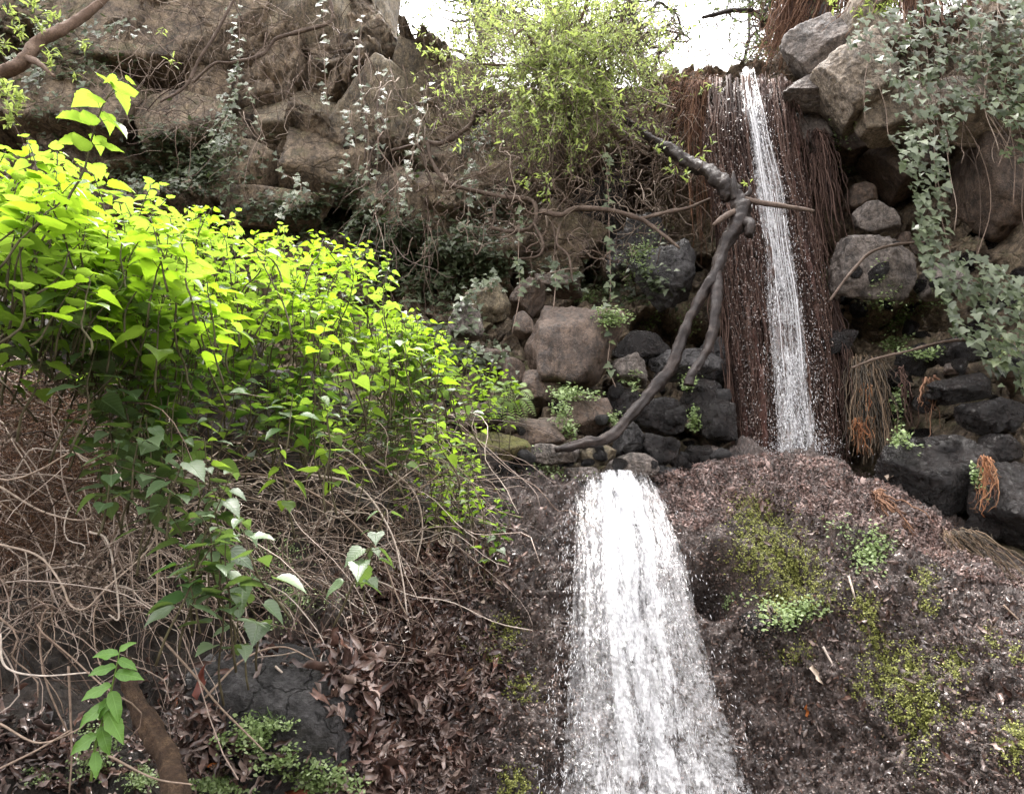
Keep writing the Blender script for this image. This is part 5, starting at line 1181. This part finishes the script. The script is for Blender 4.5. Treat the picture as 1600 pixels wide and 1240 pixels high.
# long arching pale stems, traced
LS = [([(0, 850, 2.4), (60, 868, 2.4), (95, 910, 2.4), (110, 945, 2.4), (135, 950, 2.4), (170, 915, 2.4), (230, 860, 2.45), (262, 800, 2.5)], 'pale looping stem at the left edge below the leaves'),
 ([(330, 740, 2.9), (430, 745, 3.0), (520, 790, 3.2), (590, 860, 3.4), (620, 930, 3.4), (636, 962, 3.4)], 'long pale stem arching down to the litter drift'),
 ([(480, 740, 3.3), (560, 760, 3.4), (610, 830, 3.4), (628, 900, 3.4), (636, 960, 3.4)], 'second pale stem arching down beside it to the same point'),
 ([(140, 830, 2.5), (170, 850, 2.5), (186, 960, 2.5), (170, 960, 2.5)], 'short stiff dry stem above the young plant'),
 ([(250, 995, 2.7), (300, 1050, 2.65), (340, 1100, 2.6), (380, 1140, 2.55), (412, 1172, 2.5)], 'straight pale stem slanting in front of the black boulder'),
 ([(0, 990, 2.3), (8, 1040, 2.3), (60, 1055, 2.3), (140, 1050, 2.3)], 'bent stem hooking out at the lower left'),
 ([(0, 1130, 2.2), (60, 1160, 2.2), (120, 1140, 2.2), (140, 1120, 2.25)], 'thick brown twig at the left edge near the bottom'),
 ([(0, 1200, 2.1), (60, 1170, 2.15), (110, 1140, 2.2)], 'forked brown twig low at the left edge'),
 ([(107, 1040, 2.35), (110, 1110, 2.35), (112, 1180, 2.35), (108, 1240, 2.35)], 'upright brown stem left of the young plant'),
 ([(545, 1010, 3.2), (548, 1060, 3.2), (542, 1095, 3.2)], 'thin stem hanging over the right of the black boulder'),
 ([(430, 1040, 2.9), (470, 1080, 2.9), (480, 1115, 2.9)], 'white stem draped over the middle of the black boulder'),
 ([(320, 1090, 2.7), (380, 1030, 2.75), (440, 1010, 2.8), (490, 1030, 2.85)], 'curved pale stem over the top of the black boulder'),
 ([(215, 700, 2.5), (205, 770, 2.5), (180, 830, 2.5), (168, 870, 2.5)], 'thin tan stem hanging under the leaves'),
 ([(560, 700, 3.6), (640, 760, 3.8), (660, 820, 3.9), (650, 880, 3.9)], 'pale stem arching at the right end of the tangle'),
 ([(236, 760, 2.4), (246, 860, 2.4), (245, 945, 2.4)], 'upright tan stem in the middle of the tangle'),
 ([(0, 760, 2.5), (70, 800, 2.5), (140, 810, 2.5), (130, 760, 2.5)], 'tan stem curling at the left below the shrub'),
 ([(170, 1180, 2.3), (240, 1215, 2.3), (300, 1225, 2.3)], 'brown twig crossing the ferns and the log foot')]
for pts, lb in LS: stick(pts, 2.0, 'dry_o', lb, name='dead_vine', k=30, cat='dead vine', taper=.6)
# dry flower heads hanging in the tangle
for i, (px, py, lb) in enumerate([(70, 610, 'dry brown seed head at the upper left of the tangle'), (135, 885, 'dry seed head in the looping stem'), (150, 905, 'second dry seed head right below the first'), (25, 680, 'brown seed head at the left edge')]):
    c = P(px, py, 2.45); n = 150; V, F, rn = batch(CHIP, c + rng.normal(size=(n, 3)) * .028, basis(rng.normal(size=(n, 3)), rng.uniform(0, 6, n)), rng.uniform(.006, .014, n))
    o = meshobj('seed_head', V, F, M['twig'], tg, origin=c, attr={'rnd': rn}); o['label'] = lb; o['kind'] = 'stuff'
n = 5200; p = sample_poly([(-100, 580), (110, 590), (200, 690), (220, 790), (120, 860), (-100, 900)], n); pos = P(p[:, 0], p[:, 1], tangle_Y(p[:, 0], p[:, 1]) + rng.uniform(.1, .8, n))
V, F = tubes(wob(pos, pos + rng.normal(size=(n, 3)) * .055, 4, .01), .0012, 3, cap=False); tag(meshobj('dead_brushwood', V, F, M['rust'], tg, attr={'rnd': np.repeat(rng.random(n), 12)}), kind='stuff')

# ------------------------------------------------------------------ the green shrubs
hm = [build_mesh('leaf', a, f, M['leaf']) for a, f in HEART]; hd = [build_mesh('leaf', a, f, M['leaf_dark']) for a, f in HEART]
def place_leaf(par, c, d, up, s, T, i):
    M_ = basis_dir(np.array([d], float), np.array([up], float))[0]
    o = link('leaf', T[i % len(T)], par, c); o.rotation_euler = Matrix(M_.tolist()).to_euler(); o.scale = (s, s * rng.uniform(.85, 1.1), s); return o
def shoot(par, tip, length, leaf, pairs, T, lean=None, name='stem', droop=.12, joined=None):
    lean = rng.normal(size=3) * .25 if lean is None else np.array(lean)
    ax = np.array([lean[0], lean[1], 1.0]); ax /= np.linalg.norm(ax); b = tip - ax * length
    C = wob([b], [tip], 12, .035 * length, 0)[0]; V, F = tubes(C[None], (np.linspace(.0042, .0016, 12) * (length / .45) ** .3)[None], 5)
    segs = [(V, F)]; lv = []; a0 = rng.uniform(0, 3.14)
    for j in range(pairs):
        t = 1 - (j / max(pairs - .3, 1)) * .72 - .02; c = cr(C, np.array([t * 11]))[0]; a = a0 + j * math.pi / 2 + rng.normal() * .2
        s = leaf * (.42 + .58 * min(1, (j + .35) / 2.0)) * rng.uniform(.8, 1.15)
        for sg in (0, math.pi):
            o_ = np.array([math.cos(a + sg), math.sin(a + sg), .25 + rng.normal() * .12]); pet = c + o_ * s * rng.uniform(.3, .5)
            lv.append((c, pet, o_, s))
    pc = np.array([[c * (1 - q) + p_ * q for q in (0, .5, 1)] for c, p_, _, _ in lv]); V2, F2 = tubes(pc, .0011, 3)
    byn = {}
    for f in F: byn.setdefault(f.shape[1], []).append(f)
    for f in F2: byn.setdefault(f.shape[1], []).append(f + len(V))
    if joined is not None:
        joined[0].append((np.concatenate([V, V2]), byn))
        for i, (c, p_, o_, s) in enumerate(lv):
            d = np.array([o_[0], o_[1], -droop + rng.normal() * .2]); up = np.array([rng.normal() * .22, rng.normal() * .2 - .1, 1.0]); joined[1].append((p_, d, up, s))
        return
    so = meshobj(name, np.concatenate([V, V2]), [np.concatenate(x) for x in byn.values()], M['stemgreen'], par, origin=b)
    for i, (c, p_, o_, s) in enumerate(lv):
        d = np.array([o_[0], o_[1], -droop + rng.normal() * .2]); up = np.array([rng.normal() * .22, rng.normal() * .2 - .1, 1.0]); place_leaf(so, p_, d, up, s, T, rng.integers(0, 6))
# silhouettes of the bushes: (polygon of shoot tips, near, far, count, leaf size, dark share, label)
BUSH = [
 ([(-90, 190), (60, 200), (110, 260), (120, 330), (-90, 340)], 2.0, 2.7, 26, .085, .0, 'big leaved bright shrub at the left edge, top of the thicket'),
 ([(100, 240), (260, 300), (300, 370), (120, 380)], 2.2, 3.0, 26, .078, .0, 'bright yellow green shrub right of the big leaved one, under the tall shoot'),
 ([(240, 300), (440, 345), (460, 420), (260, 420)], 2.7, 3.5, 30, .074, .0, 'bright shrub in the middle of the sunlit crest'),
 ([(430, 350), (600, 385), (620, 450), (440, 450)], 3.2, 4.1, 34, .072, .0, 'bright shrub at the right end of the sunlit crest'),
 ([(-90, 330), (130, 340), (160, 440), (-90, 450)], 2.0, 2.6, 26, .085, .25, 'large leaved shrub at the left edge under the crest'),
 ([(130, 370), (330, 390), (340, 480), (150, 480)], 2.2, 2.9, 28, .078, .15, 'dense shrub below the tall shoot'),
 ([(330, 400), (520, 430), (540, 520), (340, 510)], 2.7, 3.5, 32, .074, .25, 'dense shrub in the heart of the thicket'),
 ([(520, 440), (670, 480), (700, 570), (540, 560)], 3.3, 4.3, 36, .074, .3, 'shrub bulging right towards the boulders'),
 ([(580, 450), (700, 500), (730, 580), (600, 600)], 3.6, 4.6, 30, .07, .4, 'shrub at the outermost right tip of the thicket'),
 ([(-90, 440), (150, 450), (170, 520), (-90, 500)], 2.1, 2.7, 22, .08, .9, 'shaded shrub at the left edge over the brown brushwood'),
 ([(150, 490), (330, 500), (340, 590), (170, 580)], 2.3, 2.9, 26, .076, .5, 'shrub with grey green leaves low in the thicket'),
 ([(330, 520), (500, 540), (520, 640), (340, 610)], 2.6, 3.3, 28, .072, .55, 'lower shrub above the bare stems'),
 ([(500, 560), (640, 580), (720, 640), (640, 690), (520, 660)], 3.3, 4.3, 30, .066, .6, 'thin shrub at the right foot of the thicket'),
 ([(160, 600), (300, 610), (330, 690), (150, 680)], 2.2, 2.6, 13, .078, .85, 'low shrub with pale grey green leaves over the tangle'),
 ([(170, 650), (320, 640), (390, 800), (370, 930), (310, 900), (230, 760)], 2.15, 2.5, 9, .082, 1.0, 'curtain of drooping grey green leaves hanging over the tangle'),
 ([(560, 600), (760, 640), (760, 760), (640, 760)], 3.9, 5.0, 26, .06, .3, 'straggling yellow green shrub towards the mossy hump'),
 ([(660, 700), (790, 760), (780, 830), (700, 810)], 4.5, 5.2, 9, .075, .5, 'straggling plant on the slope beside the mossy hump'),
 ([(690, 500), (800, 560), (790, 640), (700, 620)], 5.4, 6.2, 16, .07, .25, 'small sprawling shrub in front of the dull stones'),
]
for poly, y0, y1, n, ls, dk, lb in BUSH:
    n1_ = min(int(n * 1.22), 37); n = n1_ + int(n * (.15 if y0 > 3.2 and dk > .3 else 0 if dk > .8 else .6)) + 1; ls *= 1.12 if y0 < 2.3 else .98; jn = ([], [])
    p = sample_poly(poly, n); p[:, 1] += 0; t = thing('leafy_shrub', P(np.mean([q[0] for q in poly]), max(q[1] for q in poly) + 60, (y0 + y1) / 2), lb, 'shrub')
    for i in range(n):
        f = (p[i, 1] - min(q[1] for q in poly)) / 120; Y = y1 - (y1 - y0) * np.clip(f * .7 + rng.normal() * .3, 0, 1)
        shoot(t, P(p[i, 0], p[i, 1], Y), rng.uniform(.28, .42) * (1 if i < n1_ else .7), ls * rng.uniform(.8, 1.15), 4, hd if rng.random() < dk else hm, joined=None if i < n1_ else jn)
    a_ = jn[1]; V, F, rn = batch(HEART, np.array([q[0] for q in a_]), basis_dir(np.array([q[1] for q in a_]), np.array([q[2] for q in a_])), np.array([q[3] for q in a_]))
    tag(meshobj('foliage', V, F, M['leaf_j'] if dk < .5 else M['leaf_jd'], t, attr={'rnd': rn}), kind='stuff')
    VV, FF, o_ = [], [], 0
    for v_, b_ in jn[0]:
        VV.append(v_); FF += [f + o_ for fl in b_.values() for f in fl]; o_ += len(v_)
    by = {}
    for f in FF: by.setdefault(f.shape[1], []).append(f)
    tag(meshobj('fine_stems', np.concatenate(VV), [np.concatenate(x) for x in by.values()], M['stemgreen'], t), kind='stuff')
# single shoots that stand out
t = thing('tall_shoot', P(100, 330, 2.2), 'tallest bright shoot standing alone above the thicket', 'shrub')
shoot(t, P(184, 118, 2.1), .46, .092, 8, hm, lean=(.22, .0), droop=.1)
for k_, (x, y, dk) in enumerate([(290, 690, 1), (315, 740, 1), (335, 840, 1), (235, 650, 1), (350, 780, 1), (250, 730, 1), (200, 690, 1), (370, 880, 1), (590, 810, 1)]):
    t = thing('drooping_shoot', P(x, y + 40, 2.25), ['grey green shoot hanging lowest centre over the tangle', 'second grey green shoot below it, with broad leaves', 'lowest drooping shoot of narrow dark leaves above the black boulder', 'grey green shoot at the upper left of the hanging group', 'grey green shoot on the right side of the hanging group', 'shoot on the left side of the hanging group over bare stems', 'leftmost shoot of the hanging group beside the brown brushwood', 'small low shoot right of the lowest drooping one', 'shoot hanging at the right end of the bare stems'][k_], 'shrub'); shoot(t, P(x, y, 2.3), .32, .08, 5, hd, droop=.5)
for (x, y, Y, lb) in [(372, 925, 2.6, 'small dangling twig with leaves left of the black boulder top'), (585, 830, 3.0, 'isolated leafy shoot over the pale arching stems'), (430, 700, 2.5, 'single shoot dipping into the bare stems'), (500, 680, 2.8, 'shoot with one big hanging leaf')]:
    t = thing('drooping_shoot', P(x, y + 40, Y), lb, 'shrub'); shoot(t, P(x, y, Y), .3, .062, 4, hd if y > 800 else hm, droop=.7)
# the young plant with wavy leaves
WAVY = [lance(300 + i, .23, 9, .35, .35, .15) for i in range(4)]
M['young'] = mat_leaf('young_leaf', [(.10, .22, .04), (.14, .28, .05)], trans=(.25, .5, .05), tf=.35, rough=.4)
wm = [build_mesh('leaf', a, f, M['young']) for a, f in WAVY]
yp = thing('young_plant', P(142, 1215, 2.15), 'young upright plant with wavy bright green leaves at the lower left', 'plant')
C = pxcurve([(142, 1220, 2.15), (150, 1160, 2.15), (168, 1100, 2.12), (180, 1050, 2.1), (188, 1012, 2.1)], 20); V, F = tubes(C[None], np.linspace(.004, .0015, 20)[None], 6); so = meshobj('stem', V, F, M['fern'], yp, origin=C[0], attr={'rnd': np.full(len(V), .3)})
for (t_, dx, dz, s) in [(.97, .5, .35, .05), (.93, -1, .1, .07), (.88, 1, -.3, .06), (.80, -1, -.1, .075), (.74, .9, .0, .08), (.64, -.9, -.25, .085), (.60, .5, -.8, .085), (.5, -.8, -.5, .09), (.46, .7, -.7, .10), (.36, .5, -1, .08), (.3, -.9, -.5, .085), (.2, .3, -.6, .07), (.55, -.3, -.8, .06)]:
    c = cr(C, np.array([t_ * 19]))[0]; M_ = basis_dir(np.array([[dx, -.25, dz]]), np.array([[rng.normal() * .2, -.9, .7]]))[0]
    o = link('leaf', wm[rng.integers(0, 4)], so, c); o.rotation_euler = Matrix(M_.tolist()).to_euler(); o.scale = (s * .92,) * 3
